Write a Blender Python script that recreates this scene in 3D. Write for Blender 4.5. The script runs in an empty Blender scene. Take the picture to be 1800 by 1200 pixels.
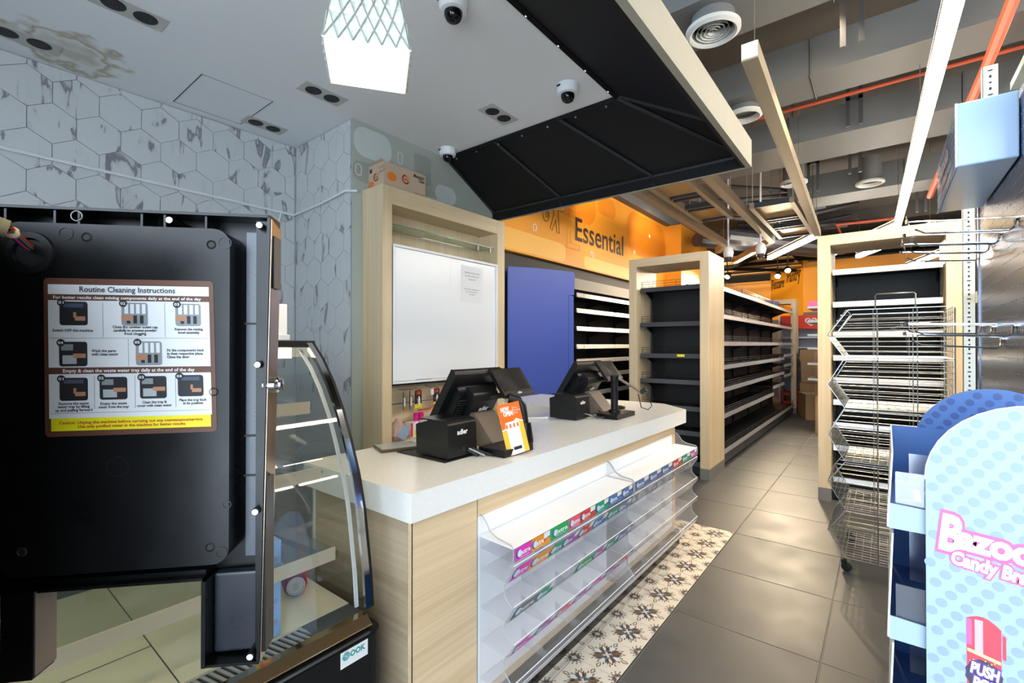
import bpy, bmesh, math, random
from mathutils import Matrix, Vector
random.seed(7)
PI = math.pi
SC = bpy.context.scene
COL = SC.collection

# ------------------------------------------------------------------ camera
cam_d = bpy.data.cameras.new('camera')
cam = bpy.data.objects.new('camera', cam_d)
COL.objects.link(cam)
cam.location = (0, 0, 1.30)
cam.rotation_euler = (math.radians(90.35), 0, math.radians(38.46))
cam_d.sensor_width = 36
cam_d.lens = 822 / 1800 * 36
cam_d.clip_start = 0.02
SC.camera = cam

# ------------------------------------------------------------------ world, daylight, exposure
SC.view_settings.view_transform = 'Standard'
SC.view_settings.look = 'None'
SC.view_settings.gamma = 1
SC.view_settings.exposure = 1.0
SC.view_settings.use_curve_mapping = False
W = bpy.data.worlds.new('daylight'); SC.world = W
W.use_nodes = True
W.node_tree.nodes['Background'].inputs[0].default_value = (0.74, 0.87, 1.0, 1)
W.node_tree.nodes['Background'].inputs[1].default_value = 4.1


def area(name, loc, rot, sx, sy, power, col):
    l = bpy.data.lights.new(name, 'AREA'); l.shape = 'RECTANGLE'; l.size = sx; l.size_y = sy
    l.energy = power; l.color = col
    o = bpy.data.objects.new(name, l); COL.objects.link(o); o.location = loc; o.rotation_euler = rot
    return o


# daylight from the street outside the storefront behind the camera


# ------------------------------------------------------------------ materials
def lin(c):
    return tuple(((v / 255) / 12.92 if v / 255 <= 0.04045 else ((v / 255 + 0.055) / 1.055) ** 2.4) for v in c) + (1,)


MATS = {}


def mat(name, rgb, rough=0.5, metal=0.0, noise=0.0, nscale=8.0, bump=0.0, spec=0.5, emit=None, estr=0, rand=0.0, coat=0.0):
    if name in MATS: return MATS[name]
    m = bpy.data.materials.new(name); m.use_nodes = True
    nt = m.node_tree; b = nt.nodes['Principled BSDF']
    b.inputs['Base Color'].default_value = lin(rgb)
    b.inputs['Roughness'].default_value = rough
    b.inputs['Metallic'].default_value = metal
    b.inputs['Specular IOR Level'].default_value = spec
    b.inputs['Coat Weight'].default_value = coat
    if emit:
        b.inputs['Emission Color'].default_value = lin(emit); b.inputs['Emission Strength'].default_value = estr
    if noise or bump:
        tc = nt.nodes.new('ShaderNodeTexCoord'); n = nt.nodes.new('ShaderNodeTexNoise')
        n.inputs['Scale'].default_value = nscale; n.inputs['Detail'].default_value = 5
        if rand:
            n.noise_dimensions = '4D'
            o4 = nt.nodes.new('ShaderNodeObjectInfo'); m4 = nt.nodes.new('ShaderNodeMath'); m4.operation = 'MULTIPLY'; m4.inputs[1].default_value = 50
            nt.links.new(o4.outputs['Random'], m4.inputs[0]); nt.links.new(m4.outputs[0], n.inputs['W'])
        nt.links.new(tc.outputs['Object'], n.inputs['Vector'])
        if noise:
            r = nt.nodes.new('ShaderNodeMapRange')
            r.inputs['From Min'].default_value = 0.3; r.inputs['From Max'].default_value = 0.7
            r.inputs['To Min'].default_value = 1 - noise; r.inputs['To Max'].default_value = 1 + noise
            nt.links.new(n.outputs['Fac'], r.inputs['Value'])
            mx = nt.nodes.new('ShaderNodeVectorMath'); mx.operation = 'SCALE'
            mx.inputs[0].default_value = lin(rgb)[:3]
            src = r.outputs['Result']
            if rand:
                oi = nt.nodes.new('ShaderNodeObjectInfo'); rr = nt.nodes.new('ShaderNodeMapRange')
                rr.inputs['To Min'].default_value = 1 - rand; rr.inputs['To Max'].default_value = 1 + rand
                nt.links.new(oi.outputs['Random'], rr.inputs['Value'])
                mm = nt.nodes.new('ShaderNodeMath'); mm.operation = 'MULTIPLY'
                nt.links.new(src, mm.inputs[0]); nt.links.new(rr.outputs['Result'], mm.inputs[1]); src = mm.outputs[0]
            nt.links.new(src, mx.inputs['Scale']); nt.links.new(mx.outputs[0], b.inputs['Base Color'])
            r2 = nt.nodes.new('ShaderNodeMapRange')
            r2.inputs['To Min'].default_value = max(0, rough - 0.12); r2.inputs['To Max'].default_value = min(1, rough + 0.12)
            nt.links.new(n.outputs['Fac'], r2.inputs['Value']); nt.links.new(r2.outputs['Result'], b.inputs['Roughness'])
        if bump:
            bp = nt.nodes.new('ShaderNodeBump'); bp.inputs['Strength'].default_value = bump; bp.inputs['Distance'].default_value = 0.01
            nt.links.new(n.outputs['Fac'], bp.inputs['Height']); nt.links.new(bp.outputs['Normal'], b.inputs['Normal'])
    MATS[name] = m
    return m


def wood(name, c1, c2, axis='z', rough=0.45, fine=42):
    if name in MATS: return MATS[name]
    m = bpy.data.materials.new(name); m.use_nodes = True
    nt = m.node_tree; b = nt.nodes['Principled BSDF']; b.inputs['Roughness'].default_value = rough
    tc = nt.nodes.new('ShaderNodeTexCoord'); mp = nt.nodes.new('ShaderNodeMapping')
    sc = {'x': (1.3, fine, fine), 'y': (fine, 1.3, fine), 'z': (fine, fine, 1.3)}[axis]
    mp.inputs['Scale'].default_value = sc
    n = nt.nodes.new('ShaderNodeTexNoise'); n.inputs['Scale'].default_value = 1; n.inputs['Detail'].default_value = 6
    n.inputs['Distortion'].default_value = 0.6
    n2 = nt.nodes.new('ShaderNodeTexNoise'); n2.inputs['Scale'].default_value = 0.22; n2.inputs['Detail'].default_value = 2
    r = nt.nodes.new('ShaderNodeValToRGB')
    r.color_ramp.elements[0].position = 0.3; r.color_ramp.elements[0].color = lin(c2)
    r.color_ramp.elements[1].position = 0.7; r.color_ramp.elements[1].color = lin(c1)
    ad = nt.nodes.new('ShaderNodeMath'); ad.operation = 'ADD'
    ml = nt.nodes.new('ShaderNodeMath'); ml.operation = 'MULTIPLY'; ml.inputs[1].default_value = 0.5
    nt.links.new(tc.outputs['Object'], mp.inputs['Vector'])
    nt.links.new(mp.outputs[0], n.inputs['Vector']); nt.links.new(mp.outputs[0], n2.inputs['Vector'])
    nt.links.new(n.outputs['Fac'], ad.inputs[0]); nt.links.new(n2.outputs['Fac'], ad.inputs[1])
    nt.links.new(ad.outputs[0], ml.inputs[0]); nt.links.new(ml.outputs[0], r.inputs['Fac'])
    nt.links.new(r.outputs[0], b.inputs['Base Color'])
    MATS[name] = m
    return m


def glass(name, tint=(235, 245, 242), reflect=1.0, base=0.0, rough=0.02, milk=0.0):
    """thin sheet: see-through with a fresnel reflection"""
    if name in MATS: return MATS[name]
    m = bpy.data.materials.new(name); m.use_nodes = True
    nt = m.node_tree; nt.nodes.remove(nt.nodes['Principled BSDF'])
    out = nt.nodes['Material Output']
    t = nt.nodes.new('ShaderNodeBsdfTransparent'); t.inputs[0].default_value = lin(tint)
    g = nt.nodes.new('ShaderNodeBsdfGlossy'); g.inputs['Roughness'].default_value = rough
    f = nt.nodes.new('ShaderNodeLayerWeight'); f.inputs[0].default_value = 0.5
    pw = nt.nodes.new('ShaderNodeMath'); pw.operation = 'POWER'; pw.inputs[1].default_value = 4.0
    nt.links.new(f.outputs['Facing'], pw.inputs[0])
    ml = nt.nodes.new('ShaderNodeMath'); ml.operation = 'MULTIPLY_ADD'; ml.inputs[1].default_value = reflect; ml.inputs[2].default_value = 0.035 + base
    ml.use_clamp = True
    mx = nt.nodes.new('ShaderNodeMixShader')
    nt.links.new(pw.outputs[0], ml.inputs[0]); nt.links.new(ml.outputs[0], mx.inputs[0])
    src = t.outputs[0]
    if milk:
        df = nt.nodes.new('ShaderNodeBsdfDiffuse'); df.inputs[0].default_value = lin((250, 250, 252))
        tl = nt.nodes.new('ShaderNodeBsdfTranslucent'); tl.inputs[0].default_value = lin((250, 250, 252))
        m1 = nt.nodes.new('ShaderNodeMixShader'); m1.inputs[0].default_value = 0.5
        nt.links.new(df.outputs[0], m1.inputs[1]); nt.links.new(tl.outputs[0], m1.inputs[2])
        m2 = nt.nodes.new('ShaderNodeMixShader'); m2.inputs[0].default_value = milk
        nt.links.new(t.outputs[0], m2.inputs[1]); nt.links.new(m1.outputs[0], m2.inputs[2]); src = m2.outputs[0]
    nt.links.new(src, mx.inputs[1]); nt.links.new(g.outputs[0], mx.inputs[2])
    nt.links.new(mx.outputs[0], out.inputs[0])
    MATS[name] = m
    return m


def marble_tile():
    m = bpy.data.materials.new('marble_tile'); m.use_nodes = True
    nt = m.node_tree; b = nt.nodes['Principled BSDF']; b.inputs['Roughness'].default_value = 0.42
    tc = nt.nodes.new('ShaderNodeTexCoord'); oi = nt.nodes.new('ShaderNodeObjectInfo')
    ra = nt.nodes.new('ShaderNodeMath'); ra.operation = 'MULTIPLY'; ra.inputs[1].default_value = 37.0
    nt.links.new(oi.outputs['Random'], ra.inputs[0])
    cb = nt.nodes.new('ShaderNodeCombineXYZ')
    for i in range(3): nt.links.new(ra.outputs[0], cb.inputs[i])
    ad = nt.nodes.new('ShaderNodeVectorMath'); ad.operation = 'ADD'
    nt.links.new(tc.outputs['Object'], ad.inputs[0]); nt.links.new(cb.outputs[0], ad.inputs[1])
    mp = nt.nodes.new('ShaderNodeMapping'); mp.inputs['Scale'].default_value = (11, 11, 3.2); mp.inputs['Rotation'].default_value = (0.35, 0.2, 0.1)
    nt.links.new(ad.outputs[0], mp.inputs['Vector'])
    n = nt.nodes.new('ShaderNodeTexNoise'); n.inputs['Scale'].default_value = 1.0; n.inputs['Detail'].default_value = 4; n.inputs['Distortion'].default_value = 0.9
    nt.links.new(mp.outputs[0], n.inputs['Vector'])
    r = nt.nodes.new('ShaderNodeValToRGB')
    e = r.color_ramp.elements
    e[0].position = 0.0; e[0].color = lin((206, 209, 210)); e[1].position = 0.56; e[1].color = lin((203, 206, 207))
    for p, c in ((0.600, (196, 198, 200)), (0.620, (126, 126, 132)), (0.645, (140, 140, 145)), (0.690, (190, 192, 194)), (1.0, (202, 205, 206))):
        q = e.new(p); q.color = lin(c)
    nt.links.new(n.outputs['Fac'], r.inputs['Fac']); nt.links.new(r.outputs[0], b.inputs['Base Color'])
    return m


M_CEIL = mat('white_ceiling_paint', (214, 220, 226), 0.75)
M_SLABC = mat('exposed_soffit_grey', (92, 88, 82), 0.8, noise=0.15, nscale=1.5)
M_WALLG = mat('grout_white', (206, 209, 210), 0.7)
M_MARBLE = marble_tile()
M_BEIGE = mat('sage_grey_vinyl', (176, 182, 172), 0.5)
M_BEIGE2 = mat('sage_print_pale', (205, 212, 208), 0.5)
M_BEIGE3 = mat('sage_print_dark', (158, 163, 152), 0.5)
M_ORANGE = mat('orange_vinyl', (236, 158, 38), 0.5, noise=0.06, nscale=1.0)
M_ORANGE2 = mat('orange_print_deep', (226, 136, 22), 0.5)
M_ORANGE3 = mat('orange_print_pale', (243, 186, 88), 0.5)
M_INK = mat('dark_ink', (52, 42, 38), 0.5)
M_WHITE = mat('white_paint', (232, 234, 235), 0.4)
M_WHITEG = mat('white_gloss', (238, 240, 242), 0.18)
M_GREYW = mat('grey_wall_paint', (105, 106, 108), 0.7)
M_DARK = mat('near_black_paint', (30, 31, 33), 0.6)
M_BLACKP = mat('black_plastic', (16, 17, 18), 0.38, bump=0.02, nscale=300)
M_BLACKM = mat('black_moulded_plastic', (13, 14, 16), 0.3, noise=0.1, nscale=14, spec=0.35)
M_BLACKS = mat('black_powder_steel', (15, 15, 17), 0.5, spec=.35)
M_CHARC = mat('charcoal_steel', (60, 62, 66), 0.45)
M_CANOPY = mat('black_canopy_panel', (15, 16, 18), 0.6, spec=.3)
M_CANBAR = mat('black_canopy_bar', (26, 28, 31), 0.5)
M_FASCIA = mat('fascia_render', (156, 150, 133), 0.7, noise=0.06, nscale=6)
M_STEEL = mat('brushed_steel', (186, 186, 184), 0.3, 1.0)
M_CHROME = mat('chrome', (214, 216, 220), 0.08, 1.0)
M_RAILA = mat('aluminium_price_rail', (196, 198, 200), 0.35, 0.6)
M_WIRE = mat('galvanised_wire', (170, 170, 167), 0.3, 1.0)
M_WIREB = mat('black_wire', (40, 38, 36), 0.4)
M_TILE = mat('grey_porcelain', (80, 80, 79), 0.44, noise=0.14, nscale=5, rand=0.07)
M_GROUT = mat('floor_grout', (128, 124, 118), 0.8)
M_DECO = mat('cream_porcelain', (226, 217, 200), 0.35, noise=0.05, nscale=30)
M_DECOB = mat('brown_glaze', (126, 97, 66), 0.35)
M_DECOG = mat('slate_glaze', (84, 92, 110), 0.35)
M_WOODV = wood('pale_oak_vertical', (226, 207, 172), (203, 178, 138), 'z')
M_WOODX = wood('pale_oak_along_x', (226, 207, 172), (203, 178, 138), 'x')
M_WOODY = wood('pale_oak_along_y', (226, 207, 172), (203, 178, 138), 'y')
M_OAKC = wood('counter_oak', (238, 213, 174), (206, 176, 134), 'y', 0.5, 60)
M_OAKCX = wood('counter_oak_end', (206, 186, 158), (164, 142, 114), 'x', 0.5, 60)
M_QUARTZ = mat('quartz_white', (242, 241, 236), 0.22, noise=0.02, nscale=90)
M_GLASS = glass('clear_glass', (232, 242, 238), 0.9)
M_GLASSD = glass('tinted_case_glass', (245, 248, 247), 0.7, 0.03)
M_ACRYL = glass('clear_acrylic', (252, 252, 253), 0.22, -0.02, 0.12, 0.10)
M_PVC = glass('clear_pvc', (236, 241, 248), 0.5, 0.06, 0.14, 0.10)
M_GLEDGE = mat('green_glass_edge', (70, 120, 100), 0.2)
M_BLUE = mat('blue_fridge_skin', (66, 90, 180), 0.4, noise=0.03, nscale=2)
M_CARD = mat('brown_cardboard', (178, 142, 104), 0.75, noise=0.05, nscale=10)
M_CARDL = mat('pale_cardboard', (196, 172, 146), 0.75, noise=0.04, nscale=10)
M_RED = mat('red_plastic', (214, 52, 30), 0.4)
M_PIPE = mat('red_oxide_pipe', (196, 84, 52), 0.5)
M_DUCT = mat('galvanised_duct', (104, 106, 105), 0.55, 0.25, noise=0.12, nscale=2.0)
M_DIFF = mat('diffuser_white', (190, 190, 184), 0.5)
M_LEDW = mat('led_tube', (255, 255, 255), 0.5, emit=(255, 246, 232), estr=17)
M_UPADD = mat('added_uplight_glow', (255, 255, 255), 0.5, emit=(255, 238, 214), estr=5)  # added glow for the tops of lit profiles
M_SPOT = mat('spot_lens', (255, 240, 210), 0.5, emit=(255, 226, 176), estr=60)
M_BEAM = mat('cream_light_profile', (172, 156, 130), 0.5)
M_TRAYW = wood('gold_ceiling_ply', (220, 186, 128), (196, 158, 98), 'y')
M_MILK = mat('milk_cap', (240, 240, 236), 0.4)
M_BROWN = mat('brown_sticker', (96, 60, 42), 0.5)
M_STICK = mat('sticker_white', (226, 228, 230), 0.45)
M_YEL = mat('sticker_yellow', (240, 228, 20), 0.45)
M_TXT = mat('sticker_text', (40, 40, 44), 0.5)
M_TXTR = mat('caution_red', (190, 60, 30), 0.5)
M_SKIN = mat('photo_skin', (186, 130, 96), 0.5)
M_PHOTOD = mat('photo_dark', (34, 34, 38), 0.5)
M_PHOTOG = mat('photo_grey', (140, 146, 148), 0.5)
M_PALEB = mat('pale_blue_card', (158, 180, 206), 0.4)
M_PALED = mat('pale_blue_dot', (140, 160, 198), 0.4)
M_SHADEDB = mat('shaded_blue_card', (72, 112, 176), 0.4)  # pale card as it looks in shade: the shade is in the colour
M_SHADEDD = mat('shaded_blue_dot', (52, 84, 146), 0.4)  # dots of the shaded card, darkened the same way
M_GLOSSB = mat('glossy_blue_card', (172, 202, 236), 0.16)
M_PINK = mat('pink_ink', (238, 96, 150), 0.4)
M_PURPLE = mat('purple_ink', (96, 70, 150), 0.4)
M_CORAL = mat('coral_ink', (236, 70, 84), 0.4)
M_PERF = mat('perforated_steel', (126, 134, 148), 0.22, 0.9)
M_HOLE = mat('perforation_light', (196, 216, 246), 0.4)
M_SLOT = mat('slotted_post_white', (226, 226, 214), 0.45)
M_DECKC = mat('cream_deck', (224, 218, 194), 0.12, noise=0.03, nscale=3)
M_VGREY = mat('vent_grey', (158, 160, 160), 0.4)
M_CASEIN = mat('case_interior_grey', (70, 76, 80), 0.3)
M_TAPE = mat('gold_strip', (220, 190, 130), 0.3, emit=(255, 232, 184), estr=1.3)
M_FLYO = mat('flyer_orange', (238, 110, 30), 0.4)
M_FLYY = mat('flyer_yellow', (252, 192, 60), 0.4)
M_MAROON = mat('maroon_can', (112, 24, 46), 0.3)
M_SCREEN = mat('screen_glass', (44, 42, 40), 0.22, noise=0.25, nscale=12)
M_LOGO = mat('logo_white', (240, 240, 240), 0.4)
M_TAUPE = mat('taupe_stand', (112, 99, 86), 0.4)
M_PURE = mat('soft_white_board', (244, 246, 248), 0.35)
GUM = {k: mat('gum_' + k, c, 0.35) for k, c in dict(magenta=(226, 62, 180), orange=(246, 152, 44), green=(40, 176, 92), pink=(240, 96, 122),
       red=(226, 70, 52), teal=(22, 160, 124), blue=(84, 128, 188), steel=(96, 122, 172), purple=(176, 92, 176), grey=(120, 126, 128)).items()}


# ------------------------------------------------------------------ mesh builder
def world_of(o):
    m = Matrix.LocRotScale(o.location, o.rotation_euler, None)
    return world_of(o.parent) @ m if o.parent else m


TXT = {}


def text_mesh(body, res=2, bold=0.0):
    k = (body, res, bold)
    if k not in TXT:
        c = bpy.data.curves.new('txt', 'FONT'); c.body = body; c.size = 1; c.resolution_u = res; c.offset = bold
        o = bpy.data.objects.new('txt', c)
        m = bpy.data.meshes.new_from_object(o)
        vs = [v.co.copy() for v in m.vertices]; fs = [tuple(p.vertices) for p in m.polygons]
        if bold > 0.03:      # heavy letters overlap: step each letter a hair forward so no two faces coincide
            par = list(range(len(vs)))

            def find(i):
                while par[i] != i:
                    par[i] = par[par[i]]; i = par[i]
                return i
            for f in fs:
                for i in f[1:]: par[find(i)] = find(f[0])
            rk = {}
            for i in range(len(vs)): vs[i].z += 0.00012 * rk.setdefault(find(i), len(rk))
        bpy.data.objects.remove(o); bpy.data.curves.remove(c); bpy.data.meshes.remove(m)
        TXT[k] = (vs, fs)
    return TXT[k]


class MB:
    def __init__(s): s.v = []; s.f = []; s.m = []; s.mats = []

    def mi(s, mt):
        if mt not in s.mats: s.mats.append(mt)
        return s.mats.index(mt)

    def add(s, vs, fs, mt):
        k = len(s.v); s.v += [Vector(p) for p in vs]; i = s.mi(mt)
        for f in fs: s.f.append(tuple(k + a for a in f)); s.m.append(i)
        return s

    def box(s, x0, x1, y0, y1, z0, z1, mt, M=None):
        vs = [Vector((x, y, z)) for z in (z0, z1) for x, y in ((x0, y0), (x1, y0), (x1, y1), (x0, y1))]
        if M: vs = [M @ v for v in vs]
        return s.add(vs, [(3, 2, 1, 0), (4, 5, 6, 7), (0, 1, 5, 4), (1, 2, 6, 5), (2, 3, 7, 6), (3, 0, 4, 7)], mt)

    def poly(s, pts, mt): return s.add(pts, [tuple(range(len(pts)))], mt)

    def prism(s, pts, vec, mt, mcap=None):
        n = len(pts); vec = Vector(vec); a = [Vector(p) for p in pts]
        s.add(a + [p + vec for p in a], [tuple((i, (i + 1) % n, (i + 1) % n + n, i + n)) for i in range(n)], mt)
        s.add(a, [tuple(range(n))[::-1]], mcap or mt); s.add([p + vec for p in a], [tuple(range(n))], mcap or mt)
        return s

    def tube(s, path, r, mt, n=6, closed=False, caps=True):
        P = [Vector(p) for p in path]; L = len(P); rings = []
        up = None
        for i, p in enumerate(P):
            a = P[i - 1] if (i > 0 or closed) else p; b = P[(i + 1) % L] if (i < L - 1 or closed) else p
            t = (b - a).normalized()
            if up is None: up = Vector((0, 0, 1)) if abs(t.z) < 0.9 else Vector((1, 0, 0))
            u = t.cross(up)
            if u.length < 1e-4: u = t.cross(Vector((0.3, 1, 0.2)))
            u.normalize(); w = u.cross(t); up = w
            rr = r[i] if isinstance(r, (list, tuple)) else r
            rings.append([p + (u * math.cos(2 * PI * k / n) + w * math.sin(2 * PI * k / n)) * rr for k in range(n)])
        vs = [q for R in rings for q in R]; fs = []
        for i in range(L if closed else L - 1):
            j = (i + 1) % L
            for k in range(n): fs.append((i * n + k, i * n + (k + 1) % n, j * n + (k + 1) % n, j * n + k))
        if caps and not closed: fs += [tuple(range(n))[::-1], tuple((L - 1) * n + k for k in range(n))]
        return s.add(vs, fs, mt)

    def lathe(s, prof, c, mt, n=24, axis=(0, 0, 1), cap=True):
        ax = Vector(axis).normalized(); u = ax.orthogonal().normalized(); w = ax.cross(u); c = Vector(c)
        vs = []; fs = []
        for r, h in prof:
            for k in range(n): vs.append(c + ax * h + (u * math.cos(2 * PI * k / n) + w * math.sin(2 * PI * k / n)) * r)
        for i in range(len(prof) - 1):
            for k in range(n): fs.append((i * n + k, i * n + (k + 1) % n, (i + 1) * n + (k + 1) % n, (i + 1) * n + k))
        if cap:
            if prof[0][0] > 1e-5: fs.append(tuple(range(n))[::-1])
            if prof[-1][0] > 1e-5: fs.append(tuple((len(prof) - 1) * n + k for k in range(n)))
        return s.add(vs, fs, mt)

    def disc(s, c, r, axis, mt, n=16, ry=None):
        ax = Vector(axis).normalized(); u = ax.cross(Vector((0, 0, 1)))
        if u.length < 1e-3: u = Vector((1, 0, 0))
        u.normalize(); w = u.cross(ax); c = Vector(c)
        return s.poly([c + u * math.cos(2 * PI * k / n) * r + w * math.sin(2 * PI * k / n) * (ry or r) for k in range(n)], mt)

    def text(s, body, size, M, mt, align='l', res=2, bold=0.0, xs=1.0, width=None):
        """M maps text plane (x right, y up, z out) to world; width squeezes the line to that length"""
        vs, fs = text_mesh(body, res, bold)
        if not vs: return s
        w = max(v.x for v in vs)
        if width: xs = width / (w * size)
        off = {'l': 0, 'c': -w / 2, 'r': -w}[align]
        return s.add([M @ Vector(((v.x + off) * size * xs, v.y * size, v.z)) for v in vs], fs, mt)

    def build(s, name, parent=None, bevel=0.0, smooth=False, seg=2, local=False, kind=None, fix=True, label=None):
        me = bpy.data.meshes.new(name)
        vs = s.v
        if parent is not None and not local:
            inv = world_of(parent).inverted(); vs = [inv @ v for v in vs]
        me.from_pydata([tuple(v) for v in vs], [], s.f)
        for mt in s.mats: me.materials.append(mt)
        me.polygons.foreach_set('material_index', s.m)
        if fix:
            bm = bmesh.new(); bm.from_mesh(me); bmesh.ops.recalc_face_normals(bm, faces=bm.faces); bm.to_mesh(me); bm.free()
        if smooth:
            me.polygons.foreach_set('use_smooth', [True] * len(me.polygons))
            me.set_sharp_from_angle(angle=math.radians(35))
        me.update()
        o = bpy.data.objects.new(name, me); COL.objects.link(o)
        if parent is not None: o.parent = parent
        if bevel:
            b = o.modifiers.new('bevel', 'BEVEL'); b.width = bevel; b.segments = seg; b.limit_method = 'ANGLE'; b.angle_limit = math.radians(40)
        if kind: o['kind'] = kind
        if label: o['label'] = label
        return o


def tag(o, label, cat, group=None):
    o['label'] = label; o['category'] = cat
    if group: o['group'] = group
    return o


def thing(name, label, cat, loc=(0, 0, 0), rz=0.0, group=None):
    o = bpy.data.objects.new(name, None); COL.objects.link(o)
    o.location = loc; o.rotation_euler = (0, 0, rz); o.empty_display_size = 0.05
    return tag(o, label, cat, group)


def struct(o):
    o['kind'] = 'structure'
    return o


def inst(name, me, parent, loc, rz=0.0):
    """place a part that shares mesh data; loc is local to the parent"""
    o = bpy.data.objects.new(name, me); COL.objects.link(o); o.parent = parent
    o.location = loc; o.rotation_euler = (0, 0, rz)
    return o


def copy_tree(o, parent=None):
    c = o.copy(); COL.objects.link(c); c.parent = parent
    for ch in list(o.children): copy_tree(ch, c)
    return c


def plane_M(origin, right, up):
    r = Vector(right).normalized(); u = Vector(up).normalized(); n = r.cross(u)
    m = Matrix(((r.x, u.x, n.x, origin[0]), (r.y, u.y, n.y, origin[1]), (r.z, u.z, n.z, origin[2]), (0, 0, 0, 1)))
    return m


def rrect(x0, x1, y0, y1, r, n=5):
    pts = []
    for cx, cy, a in ((x1 - r, y1 - r, 0), (x0 + r, y1 - r, 90), (x0 + r, y0 + r, 180), (x1 - r, y0 + r, 270)):
        for k in range(n + 1):
            t = math.radians(a + 90 * k / n); pts.append((cx + r * math.cos(t), cy + r * math.sin(t)))
    return pts


def clip_poly(pts, a0, a1, b0, b1):
    def cut(P, ax, lim, sgn):
        out = []
        for i in range(len(P)):
            p, q = P[i], P[(i + 1) % len(P)]
            ip, iq = sgn * (p[ax] - lim) <= 0, sgn * (q[ax] - lim) <= 0
            if ip: out.append(p)
            if ip != iq:
                t = (lim - p[ax]) / (q[ax] - p[ax]); out.append((p[0] + t * (q[0] - p[0]), p[1] + t * (q[1] - p[1])))
        return out
    for ax, lim, sg in ((0, a0, -1), (0, a1, 1), (1, b0, -1), (1, b1, 1)):
        pts = cut(pts, ax, lim, sg)
        if len(pts) < 3: return []
    return pts


# ================================================================== SETTING
CZ = 2.60          # white gypsum ceiling over the counter
EZ = 3.75          # exposed soffit over the shop floor
# ---- floor
fl = struct(MB().box(-6, 6, -2.2, 16, -0.12, -0.0018, M_GROUT).box(-1.21, -0.8065, .887, 3.487, -.0018, -.0008, M_DARK).build('floor'))
g = 0.0025
me_t = MB().box(-0.3 + g, 0.3 - g, -0.3 + g, 0.3 - g, -0.012, 0.0, M_TILE).build('tile', fl, bevel=0.0015, local=True)
first = True
for i in range(-1, 4):
    for j in range(-3, 18):
        x = -0.806 + 0.6 * i + 0.3; y = 2.287 + 0.6 * j + 0.3
        if i == -1 and y < 3.48: continue
        if y > 12.6: continue
        if first:
            t = me_t; first = False
        else:
            t = me_t.copy(); COL.objects.link(t)
        t.location = (x, y, 0)
# patterned tiles along the counter
dm = MB().box(-0.1 + 0.0015, 0.1 - 0.0015, -0.1 + 0.0015, 0.1 - 0.0015, -0.012, 0.0015, M_DECO)


def leaf(cx, cy, a, L, wd, mt, start=0.0, z=0.0019, hollow=None):
    c, s_ = math.cos(a), math.sin(a)
    prof = [(0, 0), (0.25, 0.32), (0.55, 0.5), (0.8, 0.3), (1, 0), (0.8, -0.3), (0.55, -0.5), (0.25, -0.32)]
    pts = [(cx + c * (start + u * L) - s_ * v * wd, cy + s_ * (start + u * L) + c * v * wd, z) for u, v in prof]
    dm.poly(pts, mt)
    if hollow:
        pts = [(cx + c * (start + (0.15 + 0.7 * u) * L) - s_ * v * wd * 0.45, cy + s_ * (start + (0.15 + 0.7 * u) * L) + c * v * wd * 0.45, z + 0.0003) for u, v in prof]
        dm.poly(pts, hollow)


for k in range(4):
    ax_ = k * PI / 2; dg = ax_ + PI / 4
    leaf(0, 0, dg, 0.052, 0.028, M_DECOB, 0.014, hollow=M_DECO if k % 2 else None)
    leaf(0, 0, ax_, 0.036, 0.020, M_DECOB, 0.058, hollow=M_DECO)
    leaf(0, 0, ax_, 0.028, 0.010, M_DECOG, 0.004)
    for sg in (-1, 1):
        leaf(0, 0, ax_ + sg * 0.34, 0.050, 0.011, M_DECOG, 0.008)
        leaf(0, 0, ax_ + sg * 0.50, 0.034, 0.007, M_DECOG, 0.030)
        leaf(0, 0, ax_ + sg * 0.20, 0.018, 0.007, M_DECOG, 0.050)
        leaf(0, 0, dg + sg * 0.16, 0.020, 0.006, M_DECOB, 0.058)
    cx, cy = 0.0975 * math.copysign(1, math.cos(dg)), 0.0975 * math.copysign(1, math.sin(dg))
    for q in range(6):
        leaf(cx, cy, dg + PI + (q - 2.5) * PI / 11, 0.020 + 0.010 * (q % 2), 0.0062, M_DECOG if q % 2 == 0 else M_DECOB, 0.005)
    for q in range(3):
        leaf(cx, cy, dg + PI + (q - 1) * PI / 6, 0.010, 0.006, M_DECOG, 0.030)
me_d = dm.build('patterned_tile', fl, local=True, fix=False)
first = True
for i in range(2):
    for j in range(13):
        x = -0.91 - 0.2 * i; y = 3.387 - 0.2 * j
        if first: t = me_d; first = False
        else:
            t = me_d.copy(); COL.objects.link(t)
        t.location = (x, y, 0.0)

# ---- left wall with marble hexagon tiles
wl = struct(MB().box(-3.2, -3.046, -2.2, 1.62, 0, CZ + 0.06, M_WALLG).box(-3.046, -2.396, 1.536, 1.62, 0, CZ + 0.06, M_WALLG).build('wall_left'))
s6 = 0.0965; w6 = s6 * math.sqrt(3); gp = 0.0014
hexp = [((s6 - gp) * math.cos(math.radians(a)), (s6 - gp) * math.sin(math.radians(a))) for a in (90, 150, 210, 270, 330, 30)]


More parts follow.
